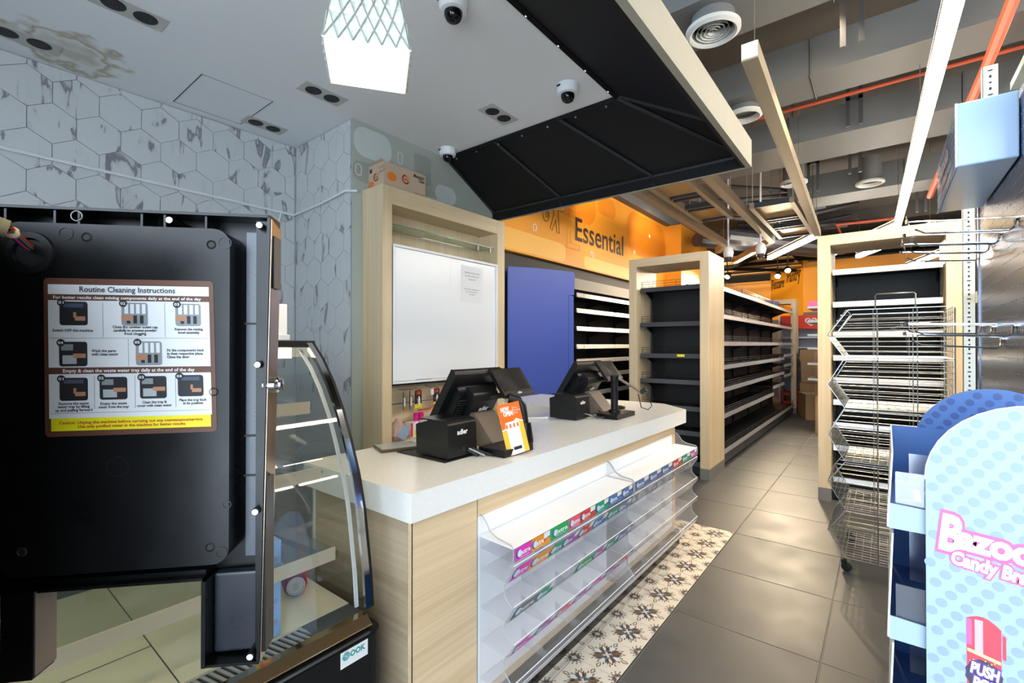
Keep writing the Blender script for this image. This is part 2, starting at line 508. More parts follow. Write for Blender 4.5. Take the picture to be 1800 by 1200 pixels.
def hex_tiles(fn, a0, a1, b0, b1, aoff):
    """fn(a, b, out) -> world point on the wall; clipped hexagons, one object each"""
    for r in range(int((b0 - 2.477) / (1.5 * s6)) - 1, 3):
        cz = 2.477 + r * 1.5 * s6
        off = aoff + (0.5 * w6 if r % 2 == 0 else 0.0)
        k0 = int((a0 - off) / w6) - 1
        for k in range(k0, k0 + int((a1 - a0) / w6) + 4):
            cx = off + k * w6
            P = clip_poly([(cx + p[0], cz + p[1]) for p in hexp], a0, a1, b0, b1)
            if len(P) < 3: continue
            if max(p[0] for p in P) - min(p[0] for p in P) < 0.006 or max(p[1] for p in P) - min(p[1] for p in P) < 0.006: continue
            mb = MB(); A = [Vector(fn(p[0], p[1], 0.0)) for p in P]; B = [Vector(fn(p[0], p[1], 0.005)) for p in P]
            c = fn(cx, cz, 0); n = len(P)
            mb.add([v - Vector(c) for v in A + B], [(i, (i + 1) % n, (i + 1) % n + n, i + n) for i in range(n)] + [tuple(range(n, 2 * n))], M_MARBLE)
            o = mb.build('tile', wl, local=True); o.location = c


hex_tiles(lambda a, b, o: (-3.046 + o + 0.004, a, b), -0.12, 1.52, 1.15, 2.596, 0.37)
hex_tiles(lambda a, b, o: (a, 1.536 - o - 0.004, b), -3.032, -2.402, 1.0, 2.596, -2.47)
# conduit running along the wall
wc = MB().tube([(-3.018, -0.15, 2.165), (-3.018, 0.7, 2.155), (-3.018, 1.5, 2.145)], 0.008, M_WHITE).tube(
    [(-3.018, 1.505, 2.145), (-2.7, 1.508, 2.16), (-2.42, 1.508, 2.185), (-2.36, 1.545, 2.18)], 0.007, M_WHITE).tube(
    [(-3.014, 1.42, 2.14), (-3.016, 1.36, 1.9), (-3.016, 1.30, 1.62), (-3.016, 1.28, 1.3)], 0.005, M_WHITE).build('cable')
tag(wc, 'thin white cable clipped across the hexagon tiled wall and round its corner', 'cable')

# ---- sage vinyl wall behind the cabinet
wb = struct(MB().box(-2.3945, -2.385, 1.529, 2.80, 0, CZ + 0.05, M_BEIGE).build('wall_2'))
pr = MB()


def blob(y0, y1, z0, z1, r, mt, o=0.0):
    pr.poly([(-2.3835 + o, p[0], p[1]) for p in rrect(y0, y1, z0, z1, r, 8)], mt)


def ringp(y0, y1, z0, z1, r, t, mt, o=0.0):
    a = rrect(y0, y1, z0, z1, r, 6); b = rrect(y0 + t, y1 - t, z0 + t, z1 - t, max(0.003, r - t), 6); n = len(a)
    pr.add([(-2.383 + o, *p) for p in a + b], [(i, (i + 1) % n, (i + 1) % n + n, i + n) for i in range(n)], mt)


blob(1.535, 1.80, 2.40, 2.575, 0.075, M_BEIGE2); blob(1.53, 1.70, 2.25, 2.37, 0.05, M_BEIGE3)
blob(1.98, 2.12, 2.36, 2.55, 0.02, M_BEIGE3); blob(2.16, 2.36, 2.28, 2.40, 0.06, M_BEIGE2)
blob(2.06, 2.26, 2.20, 2.29, 0.045, M_BEIGE2, 0.0003); blob(2.36, 2.5, 2.20, 2.26, 0.03, M_BEIGE2); blob(2.26, 2.40, 2.205, 2.25, 0.022, M_BEIGE3, 0.0004)
ringp(1.845, 1.885, 2.435, 2.515, 0.019, 0.007, M_BEIGE2); ringp(1.545, 1.59, 2.28, 2.35, 0.02, 0.007, M_BEIGE2); ringp(2.09, 2.12, 2.225, 2.275, 0.014, 0.005, M_BEIGE3, 0.001)
for a in range(6):
    for b in range(5):
        pr.disc((-2.3825, 1.62 + a * 0.016, 2.505 + b * 0.014 - a * 0.001), 0.0025, (1, 0, 0), M_WHITE, 6)
for a in range(3):
    for b in range(5): pr.disc((-2.3825, 2.08 + a * 0.012, 2.34 + b * 0.012), 0.0025, (1, 0, 0), M_WHITE, 6)
for b in range(12): pr.tube([(-2.3825, 1.99, 2.37 + b * 0.015), (-2.3825, 2.11, 2.375 + b * 0.015)], 0.0012, M_BEIGE2, 3)
pr.build('wall_print', wb, fix=False)

# ---- gypsum ceiling with access panel and water stain
mcs = bpy.data.materials.new('ceiling_with_stain'); mcs.use_nodes = True
nt = mcs.node_tree; bs = nt.nodes['Principled BSDF']; bs.inputs['Roughness'].default_value = 0.75
geo = nt.nodes.new('ShaderNodeTexCoord'); nz = nt.nodes.new('ShaderNodeTexNoise'); nz.inputs['Scale'].default_value = 9
vd = nt.nodes.new('ShaderNodeVectorMath'); vd.operation = 'DISTANCE'; vd.inputs[1].default_value = (-2.82, 0.40, CZ)
nt.links.new(geo.outputs['Object'], vd.inputs[0]); nt.links.new(geo.outputs['Object'], nz.inputs['Vector'])
ad = nt.nodes.new('ShaderNodeMath'); ad.operation = 'MULTIPLY_ADD'; ad.inputs[1].default_value = 0.34
nt.links.new(nz.outputs['Fac'], ad.inputs[0]); nt.links.new(vd.outputs['Value'], ad.inputs[2])
rp = nt.nodes.new('ShaderNodeValToRGB'); e = rp.color_ramp.elements
e[0].position = 0.20; e[0].color = lin((196, 194, 180)); e[1].position = 0.36; e[1].color = lin((234, 236, 238))
q = e.new(0.31); q.color = lin((178, 172, 146)); q = e.new(0.275); q.color = lin((228, 229, 226))
nt.links.new(ad.outputs[0], rp.inputs['Fac']); nt.links.new(rp.outputs[0], bs.inputs['Base Color'])
cl = struct(MB().box(-3.2, -1.10, -2.2, 2.255, CZ, CZ + 0.05, mcs).build('ceiling'))
ap = MB()
P4 = [(-2.562, 0.828), (-2.553, 1.158), (-2.967, 1.159), (-2.97, 0.827)]
for k in range(4):
    a, b = P4[k], P4[(k + 1) % 4]
    ap.tube([(*a, CZ - 0.0005), (*b, CZ - 0.0005)], 0.0022, M_DARK if k in (1, 3) else M_VGREY, 4)
ap.build('access_panel_joint', cl)

# ---- other walls, exposed soffit
struct(MB().box(-2.98, -2.80, 2.79, 7.60, 2.20, 3.24, M_ORANGE).box(-2.98, -2.55, 7.60, 9.0, 0.0, 3.24, M_ORANGE).box(-3.05, -2.86, 2.79, 7.60, 0, 2.20, M_DARK)
       .box(-3.05, -2.98, 2.79, 9.0, 2.2, EZ, M_GREYW).box(-2.98, -2.7, 2.79, 9.0, 3.24, EZ, M_GREYW).build('wall_3'))
op = MB()
X0 = -2.7985
for (y0, y1, z0, z1, r, mt) in ((4.3, 5.2, 2.75, 3.2, 0.2, M_ORANGE2), (5.25, 5.75, 2.95, 3.2, 0.1, M_ORANGE2), (6.1, 7.55, 2.6, 3.2, 0.25, M_ORANGE2), (3.2, 4.5, 2.22, 2.42, 0.09, M_ORANGE3), (4.9, 7.0, 2.22, 2.36, 0.06, M_ORANGE3)):
    op.poly([(X0, p[0], p[1]) for p in rrect(y0, y1, z0, z1, r, 6)], mt)
for (y, z, r) in ((3.9, 2.50, 0.030), (4.42, 2.83, 0.026), (5.1, 2.40, 0.030), (6.35, 2.62, 0.024), (6.9, 2.95, 0.02)):
    a = [(X0 + 0.001, y + r * math.cos(2 * PI * k / 14), z + 1.2 * r * math.sin(2 * PI * k / 14)) for k in range(14)]
    op.tube(a, 0.006, M_WHITE, 4, closed=True)
R3 = plane_M((X0 + 0.001, 0, 0), (0, 1, 0), (0, 0, 1))
# outline drawing of a tap and a big outlined E
op.tube([(X0 + .001, 4.16, 2.81), (X0 + .001, 4.42, 2.81), (X0 + .001, 4.42, 2.77), (X0 + .001, 4.34, 2.77), (X0 + .001, 4.36, 2.52), (X0 + .001, 4.31, 2.52), (X0 + .001, 4.29, 2.66), (X0 + .001, 4.22, 2.53),
         (X0 + .001, 4.18, 2.55), (X0 + .001, 4.26, 2.72), (X0 + .001, 4.24, 2.77), (X0 + .001, 4.16, 2.77)], 0.004, M_INK, 4, closed=True)
op.tube([(X0 + .001, 4.10 + 0.06 * math.cos(a), 2.68 + 0.075 * math.sin(a)) for a in [k * PI / 6 for k in range(12)]], 0.004, M_INK, 4, closed=True)
op.tube([(X0 + .001, 4.12 + 0.02 * math.cos(a), 2.68 + 0.03 * math.sin(a)) for a in [k * PI / 4 for k in range(8)]], 0.004, M_INK, 4, closed=True)
op.tube([(X0 + .001, y, z) for y, z in ((4.52, 2.86), (4.78, 2.86), (4.78, 2.80), (4.6, 2.80), (4.6, 2.66), (4.72, 2.66), (4.72, 2.60), (4.6, 2.60), (4.6, 2.46), (4.8, 2.46), (4.8, 2.40), (4.52, 2.40))], 0.003, M_ORANGE3, 4, closed=True)
op.text('Essential', 0.385, R3 @ Matrix.Translation((4.68, 2.515, 0.002)), M_INK, width=1.30, res=4, bold=0.01)
w3 = bpy.data.objects['wall_3']
op.build('wall_print', w3, fix=False)
struct(MB().box(-5.7, 6, 16, 16.2, 0, EZ, M_GREYW).build('wall_back'))
# diagonal feature wall at the back
dw = Vector((-0.563, 0.826, 0)); c1 = Vector((-1.375, 12.0, 0)); c2 = c1 + dw * 1.486
wd = MB(); nd = Vector((0.826, 0.563, 0)) * 0.1
wd.prism([c1 + Vector((0, 0, 1.9)), c2 + Vector((0, 0, 1.9)), c2 + nd + Vector((0, 0, 1.9)), c1 + nd + Vector((0, 0, 1.9))], (0, 0, 1.24), M_ORANGE)
wd.box(-5.5, -2.21, 13.23, 13.35, 0.0, 2.9, M_ORANGE).box(-1.375, 6, 12.0, 12.12, 2.0, 3.1, M_ORANGE).box(-1.375, 6, 12.0, 12.12, 0, 2.0, M_GREYW)
wd.prism([c1, c2, c2 + nd, c1 + nd], (0, 0, 1.9), M_GREYW)
wdo = struct(wd.build('wall_4'))
RB = plane_M(c2 + Vector((-nd.x, -nd.y, 0)) * 0.02, -dw, (0, 0, 1))
tb = MB().text('Petcare', 0.36, RB @ Matrix.Translation((0.05, 2.66, 0.004)), M_INK, width=0.62, res=3, bold=0.008)
tb.text('Pantry', 0.38, RB @ Matrix.Translation((0.80, 2.74, 0.004)), M_INK, width=0.58, res=3, bold=0.008)
for k in range(9):
    tb.text('*', 0.22, plane_M((-3.5 + random.random() * 0.9, 13.22, 2.45 + random.random() * 0.2), (1, 0, 0), (0, 0, 1)), M_ORANGE2)
tb.build('wall_print', wdo, fix=False)
struct(MB().box(-5.7, 6, -2.4, 16.2, EZ, EZ + 0.15, M_SLABC).build('ceiling'))
struct(MB().box(-5.7, -5.5, 8.9, 16.2, 0, EZ, M_GREYW).box(-5.5, -3.05, 8.8, 9.0, 0, EZ, M_GREYW).build('wall_5'))
struct(MB().box(4.2, 4.35, -2.2, 16.2, 0, EZ, M_GREYW).build('wall_right'))
# unseen storefront wall: left side closed so daylight falls mostly on the right
struct(MB().box(-3.2, -1.1, -1.75, -1.6, 0, EZ, M_GREYW).box(3.6, 4.4, -1.75, -1.6, 0, EZ, M_GREYW).box(-1.1, 3.6, -1.75, -1.6, 3.1, EZ, M_GREYW).build('wall_front'))

# ================================================================== CANOPY HOOD
cn = thing('canopy', 'black sloped canopy hood round the white ceiling with a beige outer fascia', 'canopy', (-1.5, 2.0, 2.27))
a, b, c, d = Vector((-2.384, 2.25, 2.60)), Vector((-1.09, 2.25, 2.60)), Vector((-0.585, 2.765, 2.325)), Vector((-2.384, 2.765, 2.325))
MB().prism([a, b, c, d], (0, 0.02, 0.03), M_CANOPY).box(-2.384, -0.58, 2.755, 2.775, 2.262, 2.345, M_CANOPY).build('rear_panel', cn)
e_, f_ = Vector((-1.09, -1.58, 2.60)), Vector((-0.585, -1.58, 2.325))
MB().prism([b, e_, f_, c], (0.02, 0, 0.03), M_CANOPY).box(-0.60, -0.582, -1.58, 2.775, 2.262, 2.345, M_CANOPY).build('side_panel', cn)
for P_, Q_, R_ in ((0.35, 0.35, 0.011), (0.72, 0.72, 0.011)):
    p = a.lerp(b, P_); q = d.lerp(c, Q_)
    MB().tube([p - Vector((0, 0, 0.012)), q - Vector((0, 0, 0.008)), q + Vector((0, -0.008, -0.06))], R_, M_CANBAR, 4).build('batten', cn)
MB().tube([b - Vector((0, 0, 0.01)), c - Vector((0, 0, 0.01))], 0.012, M_CANBAR, 4).build('hip_bar', cn)
MB().tube([d + Vector((0, -0.012, 0)), c + Vector((-0.012, -0.012, 0)), f_ + Vector((-0.012, 0, 0))], 0.011, M_CANBAR, 4).build('rim_bar', cn)
MB().tube([a + Vector((0, 0, -0.01)), b + Vector((0, 0, -0.01)), e_ + Vector((0, 0, -0.01))], 0.013, M_CANOPY, 4).build('edge_bar', cn)
MB().tube([d + Vector((0.01, -0.01, 0)), a + Vector((0.01, 0, -0.01))], 0.01, M_CANBAR, 4).build('wall_bar', cn)
MB().tube([b + Vector((0.03, -0.02, -0.02)), (-0.62, 2.30, 2.345)], 0.011, M_CANBAR, 4).build('batten', cn)
MB().box(-0.582, -0.555, -1.58, 2.785, 2.258, 2.405, M_FASCIA).box(-2.39, -0.582, 2.775, 2.79, 2.258, 2.405, M_FASCIA).build('fascia', cn)
sc_ = MB()
for k in range(7): sc_.lathe([(0.006, 0), (0.006, 0.004)], a.lerp(b, 0.08 + k * 0.145) + Vector((0, 0.012, -0.030)), M_STEEL, 6, (0, -1, -1))
for k in range(9): sc_.lathe([(0.006, 0), (0.006, 0.004)], b.lerp(e_, 0.03 + k * 0.06) + Vector((0.012, 0, -0.030)), M_STEEL, 6, (-1, 0, -1))
o = sc_.build('screws', cn); o['kind'] = 'stuff'

# ================================================================== CEILING FITTINGS
dl = thing('downlight', 'recessed twin downlight near the corner of the tiled wall, beside the access panel', 'downlight', (-2.871, 1.254, CZ))
MB().box(-2.871 - .055, -2.871 + .055, 1.254 - .115, 1.254 + .115, CZ - 0.004, CZ - 0.0005, M_DIFF).build('trim', dl, 0.002)
for sy in (-.05, .05):
    MB().lathe([(0.041, 0), (0.036, -0.003), (0.0, -0.0035)], (-2.871, 1.254 + sy, CZ - 0.0035), M_DARK, 18).build('lamp_recess', dl)
for (x, y, lb) in ((-2.276, 1.284, 'recessed twin downlight left of the pendant shade'),
                   (-1.701, 2.017, 'recessed twin downlight nearest the black rear canopy panel'),
                   (-2.293, 0.494, 'recessed twin downlight at the upper left, cut by the top of the photo'),
                   (-2.852, 0.256, 'recessed twin downlight by the stain at the far left of the ceiling')):
    k = copy_tree(dl); k.location = (x, y, CZ); k['label'] = lb
for o in [o for o in bpy.data.objects if o.name.startswith('downlight')]: o['group'] = 'twin downlights in the white ceiling'

dc = thing('dome_camera', 'white dome camera on the ceiling near the inner corner of the canopy', 'camera', (-1.237, 2.007, CZ), group='dome cameras on the white ceiling')
MB().lathe([(0.056, 0), (0.056, -0.03), (0.05, -0.045), (0.036, -0.048)], (-1.237, 2.007, CZ - .0005), M_WHITEG, 28).build('housing', dc, smooth=True)
MB().lathe([(0.035, -0.045), (0.034, -0.062), (0.026, -0.078), (0.012, -0.086), (0, -0.087)], (-1.237, 2.007, CZ), mat('smoked_dome', (12, 12, 14), 0.06), 24).build('dome', dc, smooth=True)
MB().box(-1.237 - .03, -1.237 - .008, 2.007 - .0565, 2.007 - .052, CZ - .02, CZ - .012, M_DARK).build('badge', dc)
for x, y, lb in ((-2.268, 2.167, 'white dome camera above the cardboard carton, at the wall end of the canopy'), (-1.267, 1.239, 'dome camera beside the pendant, cut by the top of the photo')):
    k = copy_tree(dc); k.location = (x, y, CZ); k['label'] = lb

# pendant lamp with a quilted square shade
PZ = 2.05; pc = Vector((-1.09, 0.746, 0)); pa = math.radians(54.4)
pl = thing('pendant_lamp', 'lit pendant lamp with a quilted square white shade above the display case', 'lamp', (pc.x, pc.y, PZ), pa)
sh = MB(); hb, ht, Hs = 0.1035, 0.052, 0.30


def shade_pt(side, u, t, o=0.0):
    h = hb + (ht - hb) * t; p = Vector((u * h, -(h + o), PZ + Hs * t))
    return Matrix.Translation((pc.x, pc.y, 0)) @ Matrix.Rotation(pa + side * PI / 2, 4, 'Z') @ p




def translucent(name, rgb, k):
    m = bpy.data.materials.new(name); m.use_nodes = True
    nt = m.node_tree; nt.nodes.remove(nt.nodes['Principled BSDF'])
    d = nt.nodes.new('ShaderNodeBsdfDiffuse'); d.inputs[0].default_value = lin(rgb)
    t = nt.nodes.new('ShaderNodeBsdfTranslucent'); t.inputs[0].default_value = lin(rgb)
    x = nt.nodes.new('ShaderNodeMixShader'); x.inputs[0].default_value = k
    nt.links.new(d.outputs[0], x.inputs[1]); nt.links.new(t.outputs[0], x.inputs[2]); nt.links.new(x.outputs[0], nt.nodes['Material Output'].inputs[0])
    return m


M_SHADE = translucent('quilted_shade', (222, 228, 226), .03)
M_SHADEI = translucent('shade_lining', (250, 240, 206), .06)
for sd in range(4):
    N = 6; Tn = 8
    for i in range(N):
        for j in range(Tn):
            u0, u1 = -1 + 2 * i / N, -1 + 2 * (i + 1) / N; t0, t1 = j / Tn, (j + 1) / Tn
            q4 = [shade_pt(sd, u0, t0), shade_pt(sd, u1, t0), shade_pt(sd, u1, t1), shade_pt(sd, u0, t1)]
            pk = (i + j) % 2
            ctr = shade_pt(sd, (u0 + u1) / 2, (t0 + t1) / 2, 0.005)
            sh.add(q4 + [ctr], [(0, 1, 4), (1, 2, 4), (2, 3, 4), (3, 0, 4)], M_SHADE)
sh.build('shade', pl, fix=False)
si = MB()
for sd in range(4):
    si.poly([shade_pt(sd, -1, 0, -0.003), shade_pt(sd, 1, 0, -0.003), shade_pt(sd, 1, 1, -0.003), shade_pt(sd, -1, 1, -0.003)], M_SHADEI)
si.build('lining', pl, fix=False)
st = MB()
for sd in range(4):
    for k in range(-3, 4):
        for dr in (-1, 1):
            pts = []
            for q in range(9):
                t = q / 8; u = k / 3 * 1.0 + dr * (t - 0.0) * 1.33
                if -1 <= u <= 1: pts.append(shade_pt(sd, u, t, 0.0055))
            if len(pts) > 1: st.tube(pts, 0.0016, M_BEIGE3, 4)
st.build('seam', pl)
MB().tube([shade_pt(s_, -1, 0, 0.001) for s_ in range(4)], 0.004, M_WHITE, 6, closed=True).build('rim', pl)
MB().lathe([(0.001, 0), (0.03, -0.005), (0.036, -0.03), (0.03, -0.06), (0.012, -0.085), (0.012, -0.13)][::-1], (pc.x, pc.y, PZ + 0.15), mat('lamp_bulb', (255, 255, 255), 0.4, emit=(255, 232, 190), estr=110), 16).build('bulb', pl, smooth=True)
MB().tube([(pc.x, pc.y, PZ + Hs - .01), (pc.x, pc.y, CZ)], 0.004, M_DARK, 6).lathe([(0.05, 0), (0.05, -0.02)], (pc.x, pc.y, CZ), M_WHITE, 20).build('cord', pl)

# ---- linear light profiles (L-shaped runs); the last diagonal leg is lit
LZ = 2.70


def light_run(pts, lit, label, group='linear light profiles over the aisle', wires=True):
    """pts: plan polyline; lit: indices of the legs that glow"""
    t = thing('linear_light', label, 'light', (pts[0][0], pts[0][1], LZ), group=group)
    for i in range(len(pts) - 1):
        a, b = Vector((*pts[i], LZ)), Vector((*pts[i + 1], LZ)); d = (b - a).normalized(); n = Vector((-d.y, d.x, 0))
        M = Matrix(((d.x, n.x, 0, a.x), (d.y, n.y, 0, a.y), (0, 0, 1, a.z), (0, 0, 0, 1))); L = (b - a).length
        part_lit = i in lit and lit[i] == (0, 1)
        mb = MB().box(0, L, -0.03, 0.03, 0.050, 0.085, M_BEAM, M) if part_lit else MB().box(0, L, -0.0375, 0.0375, 0.004, 0.085, M_BEAM, M)
        if not part_lit:
            mb.box(-0.004, 0, -0.036, 0.036, 0.006, 0.083, M_WHITE, M)
            mb.box(0, L, -0.0375, -0.030, 0, 0.004, M_BEAM, M).box(0, L, 0.030, 0.0375, 0, 0.004, M_BEAM, M)
        mb.build('profile', t)
        if i in lit:
            a0, b0 = lit[i]
            MB().box(L * a0, L * b0, -0.030, 0.030, -0.003, 0.050 if part_lit else 0.004, M_LEDW, M).build('lamp', t)
            MB().box(L * a0, L * b0, -0.030, 0.030, 0.085, 0.088, M_UPADD, M).build('added_uplight', t)  # added strip on top, brightens the ducts and soffit
        else:
            MB().box(0.002, L - 0.002, -0.030, 0.030, 0.001, 0.004, M_BEAM, M).build('cover', t)
        if wires and i == 0:
            for k in (0.03, 0.5, 0.97): MB().tube([a.lerp(b, k) + Vector((0, 0, .085)), a.lerp(b, k) + Vector((0, 0, EZ - LZ))], 0.0022, M_STEEL, 4).build('suspension_wire', t)
    return t


light_run([(-1.795, 4.08), (-1.776, 7.18), (-2.0, 7.62)], {}, 'unlit cream light profile nearest the orange wall, its corner above the end shelf unit')
light_run([(-1.165, 4.08), (-1.20, 7.29), (-1.987, 8.687)], {1: (0.45, 1.0)}, 'cream light profile between the two gold ceiling trays, bending into a short lit leg')
light_run([(-0.51, 2.52), (-0.667, 7.24), (-1.473, 8.682)], {1: (0, 1)}, 'long cream light profile with a white end cap, its far leg lit')
light_run([(0.265, 1.2), (0.138, 7.20), (-0.696, 9.04)], {0: (0, 1), 1: (0, 1)}, 'long glowing white tube light running above the peg hook stand')
light_run([(0.476, 7.606), (-0.319, 9.404)], {0: (0, 1)}, 'glowing tube light seen through the open top of the wooden frame, the longest there')
light_run([(0.739, 9.76), (0.347, 11.15)], {0: (0, 1)}, 'far glowing tube light, right of the longest one in the wooden frame')
light_run([(1.55, 1.4), (1.6, 7.0)], {0: (0, 1)}, 'glowing tube light beyond the right edge, over the hidden shelves')
light_run([(2.9, 1.4), (2.9, 7.0)], {0: (0, 1)}, 'glowing tube light over the far right side, outside the frame')


def ceiling_tray(x0, x1, y0, y1, z, label):
    t = thing('ceiling_tray', label, 'ceiling panel', ((x0 + x1) / 2, (y0 + y1) / 2, z), group='gold ceiling trays')
    f = MB()
    for (a, b, c, d) in ((x0, x0 + .045, y0, y1), (x1 - .045, x1, y0, y1)): f.box(a, b, c, d, z, z + .06, M_BEAM)
    for k in (0.0, 0.36, 0.42, 0.62, 0.68, 0.97):
        yy = y0 + (y1 - y0) * k
        f.box(x0 + .045, x1 - .045, yy, yy + 0.028, z + .005, z + .06, M_CHARC)
    f.build('frame', t)
    L = y1 - y0
    MB().box(x0 + .05, x1 - .05, y0 + .03, y0 + .36 * L - .005, z + .03, z + .045, M_TRAYW).build('panel', t)
    MB().box(x0 + .05, x1 - .05, y0 + .70 * L, y0 + .965 * L, z + .03, z + .045, M_TRAYW).build('panel', t)
    w = MB()
    for xx in (x0 + .02, x1 - .02):
        for yy in (y0 + .05, y1 - .05): w.tube([(xx, yy, z + .06), (xx, yy, EZ)], 0.004, M_STEEL, 4)
    w.build('hanger', t)


ceiling_tray(-1.69, -1.32, 3.95, 5.68, LZ + .02, 'hanging tray of gold panels in a dark frame, nearer the orange wall')
ceiling_tray(-1.10, -0.69, 5.40, 7.20, LZ + .02, 'hanging tray of gold panels in a dark frame, farther one beside the long cream profile')
for k, (x, y) in enumerate(((-2.6, 9.6), (-1.9, 10.6), (-2.9, 11.4))):
    pass
bt = thing('ceiling_grid', 'dark ceiling grid with gold slats above the back corner of the shop', 'ceiling panel', (-2.6, 11, 2.9))
for k in range(5): MB().box(-4.2, -1.35, 9.6 + k * 0.62, 9.84 + k * 0.62, 2.96, 2.98, M_TRAYW).build('slat', bt)
for (p, q) in (((-4.0, 9.4, 2.93), (-1.5, 12.0, 2.93)), ((-1.6, 9.4, 2.93), (-4.0, 12.6, 2.93)), ((-4.2, 10.5, 2.93), (-1.35, 10.5, 2.93))):
    MB().tube([p, q], 0.035, M_BLACKS, 4).build('bar', bt)


def duct(y0, y1, z0, z1, x0, x1, label):
    d = thing('air_duct', label, 'duct', ((x0 + x1) / 2, (y0 + y1) / 2, z0))
    xs = [x0]
    while xs[-1] < x1 - 0.1: xs.append(min(x1, xs[-1] + 1.2))
    for a, b in zip(xs, xs[1:]):
        MB().box(a + .004, b - .004, y0, y1, z0, z1, M_DUCT).box(a, a + .004, y0 - .012, y1 + .012, z0 - .012, z1 + .012, M_DUCT).build('section', d, 0.02)
    return d


duct(3.885, 4.27, 3.20, 3.46, -1.6, 3.8, 'nearest large grey air duct crossing above the long tube light')
duct(5.13, 5.75, 3.20, 3.46, -1.9, 3.8, 'second large grey air duct, behind the first')
duct(2.55, 2.98, 3.12, 3.46, -2.6, 0.0, 'grey air duct at the top edge, above the beige canopy fascia')
duct(7.2, 7.7, 3.2, 3.5, -1.0, 3.8, 'third grey air duct, farther back over the shelves')
MB_ = MB()


def diffuser(c, r, label, rings=True, neck=0.2):
    d = thing('air_diffuser', label, 'air vent', c, group='round air diffusers under the ducts')
    MB().lathe([(r, 0.02), (r, 0.0), (r * 0.86, -0.012), (r * 0.78, -0.004), (r * 0.72, 0.03)], c, M_DIFF, 36, cap=False).build('ring', d, smooth=True)
    MB().lathe([(r * 0.78, 0.012), (r * 0.78, neck)], c, M_DUCT, 28, cap=False).build('neck', d, smooth=True)
    MB().lathe([(0.0, 0.06), (r * 0.76, 0.06)], c, M_DARK if rings else M_VGREY, 28, cap=False).build('throat', d)
    if rings:
        for k, q in enumerate((0.62, 0.47, 0.32, 0.18)):
            MB().lathe([(r * q, 0.0), (r * (q - 0.08), 0.03)], c, M_DIFF, 28, cap=False).build('cone', d, smooth=True)


diffuser((-0.735, 2.72, 3.03), 0.142, 'round air diffuser with concentric rings, nearest, at the top edge of the photo', neck=0.1)
diffuser((-0.872, 4.10, 3.13), 0.135, 'round open air diffuser under the first duct, beside the long cream profile', False, neck=0.08)
diffuser((-0.115, 6.85, 3.17), 0.14, 'round air diffuser seen just left of the glowing tube', False, neck=0.3)
diffuser((-0.80, 6.2, 3.14), 0.14, 'round air diffuser above the farther gold ceiling tray', neck=0.3)


def pipe(name, pts, r, label, m=M_PIPE):
    return tag(MB().tube(pts, r, m, 8).build(name, smooth=True), label, 'pipe')


pipe('sprinkler_pipe', [(-1.5, 4.88, 3.42), (0.2, 4.86, 3.42), (3.6, 4.85, 3.42)], 0.016, 'thin red sprinkler pipe between the first and second ducts')
pipe('sprinkler_pipe', [(-1.6, 3.4, 3.44), (-0.9, 3.3, 3.42), (0.6, 3.1, 3.42)], 0.014, 'thin red pipe passing beside the nearest round diffuser')
pipe('sprinkler_pipe', [(0.53, 2.6, 3.05), (0.516, 4.145, 3.05), (0.488, 5.085, 3.05), (0.435, 7.4, 3.05)], 0.03, 'thick red oxide pipe slanting at the upper right, behind the white slotted post')
pipe('sprinkler_pipe', [(-2.0, 8.0, 3.35), (3.6, 7.95, 3.35)], 0.016, 'thin red pipe low over the far ceiling tray')
pipe('sprinkler_pipe', [(0.2, 9.6, 3.3), (-0.6, 9.5, 3.3), (-0.6, 13.0, 3.3)], 0.02, 'red pipe elbow far back above the wooden frame')
for k, (x, y) in enumerate(((-1.3, 3.5), (-0.2, 3.45), (-0.25, 5.0), (-0.7, 6.5), (-0.3, 6.4), (0.35, 8.4))):
    mb = MB()
    for dx in (0, 0.09): mb.box(x + dx, x + dx + .03, y, y + .03, 3.1 if k % 2 else 3.2, EZ, M_CHARC)
    mb.box(x, x + .12, y, y + .03, 3.42, 3.45, M_CHARC)
    tag(mb.build('hanger_bracket'), ['dark hanger strut at the end of the cream fascia', 'dark hanger strut beside the long cream profile', 'dark hanger strut behind the first duct', 'dark hanger strut above the farther tray, left',
         'dark hanger strut above the farther tray, right', 'dark hanger strut far back near the wooden frame'][k], 'bracket')
cb_ = MB()
for k in range(10):
    y = 6.0 + random.random() * 5; x0 = -2.6 + random.random() * 1.5; z = 3.3 + random.random() * .3
    cb_.tube([(x0, y, z), (x0 + 0.8, y + .5, z - .1), (x0 + 1.7, y + .7 + random.random(), z + .05)], 0.02 + 0.02 * random.random(), M_CHARC, 6)
for x in (-2.3, -1.9): cb_.tube([(x, 7.6, 2.95), (x + 1.3, 10.8, 3.1)], 0.11, M_CHARC, 10)
tag(cb_.build('ceiling_services', smooth=True), 'dark tangle of cables and flexible pipes under the far soffit', 'cables')
for y in (3.2, 4.55, 6.6, 8.8, 10.6): struct(MB().box(-2.6, 4.2, y, y + .16, EZ - .22, EZ, M_SLABC).build('trim_1'))


def dome_pole(x, y, z, label):
    d = thing('pole_camera', label, 'camera', (x, y, z), group='pole hung cameras over the aisle')
    MB().tube([(x, y, z + .13), (x, y, EZ)], 0.012, M_WHITE, 8).build('pole', d)
    MB().lathe([(0.03, 0.14), (0.05, 0.12), (0.062, 0.06), (0.055, 0.02), (0.05, 0.0)], (x, y, z), M_WHITEG, 20).build('housing', d, smooth=True)
    MB().lathe([(0.047, 0.0), (0.045, -0.03), (0.028, -0.055), (0, -0.062)], (x, y, z), mat('camera_dome', (70, 70, 74), 0.08), 18).build('dome', d, smooth=True)


dome_pole(-1.56, 6.44, 2.42, 'white dome camera on a pole, at the end of the unlit profile')
dome_pole(-1.21, 6.57, 2.44, 'white dome camera on a pole, right of the other pole camera')


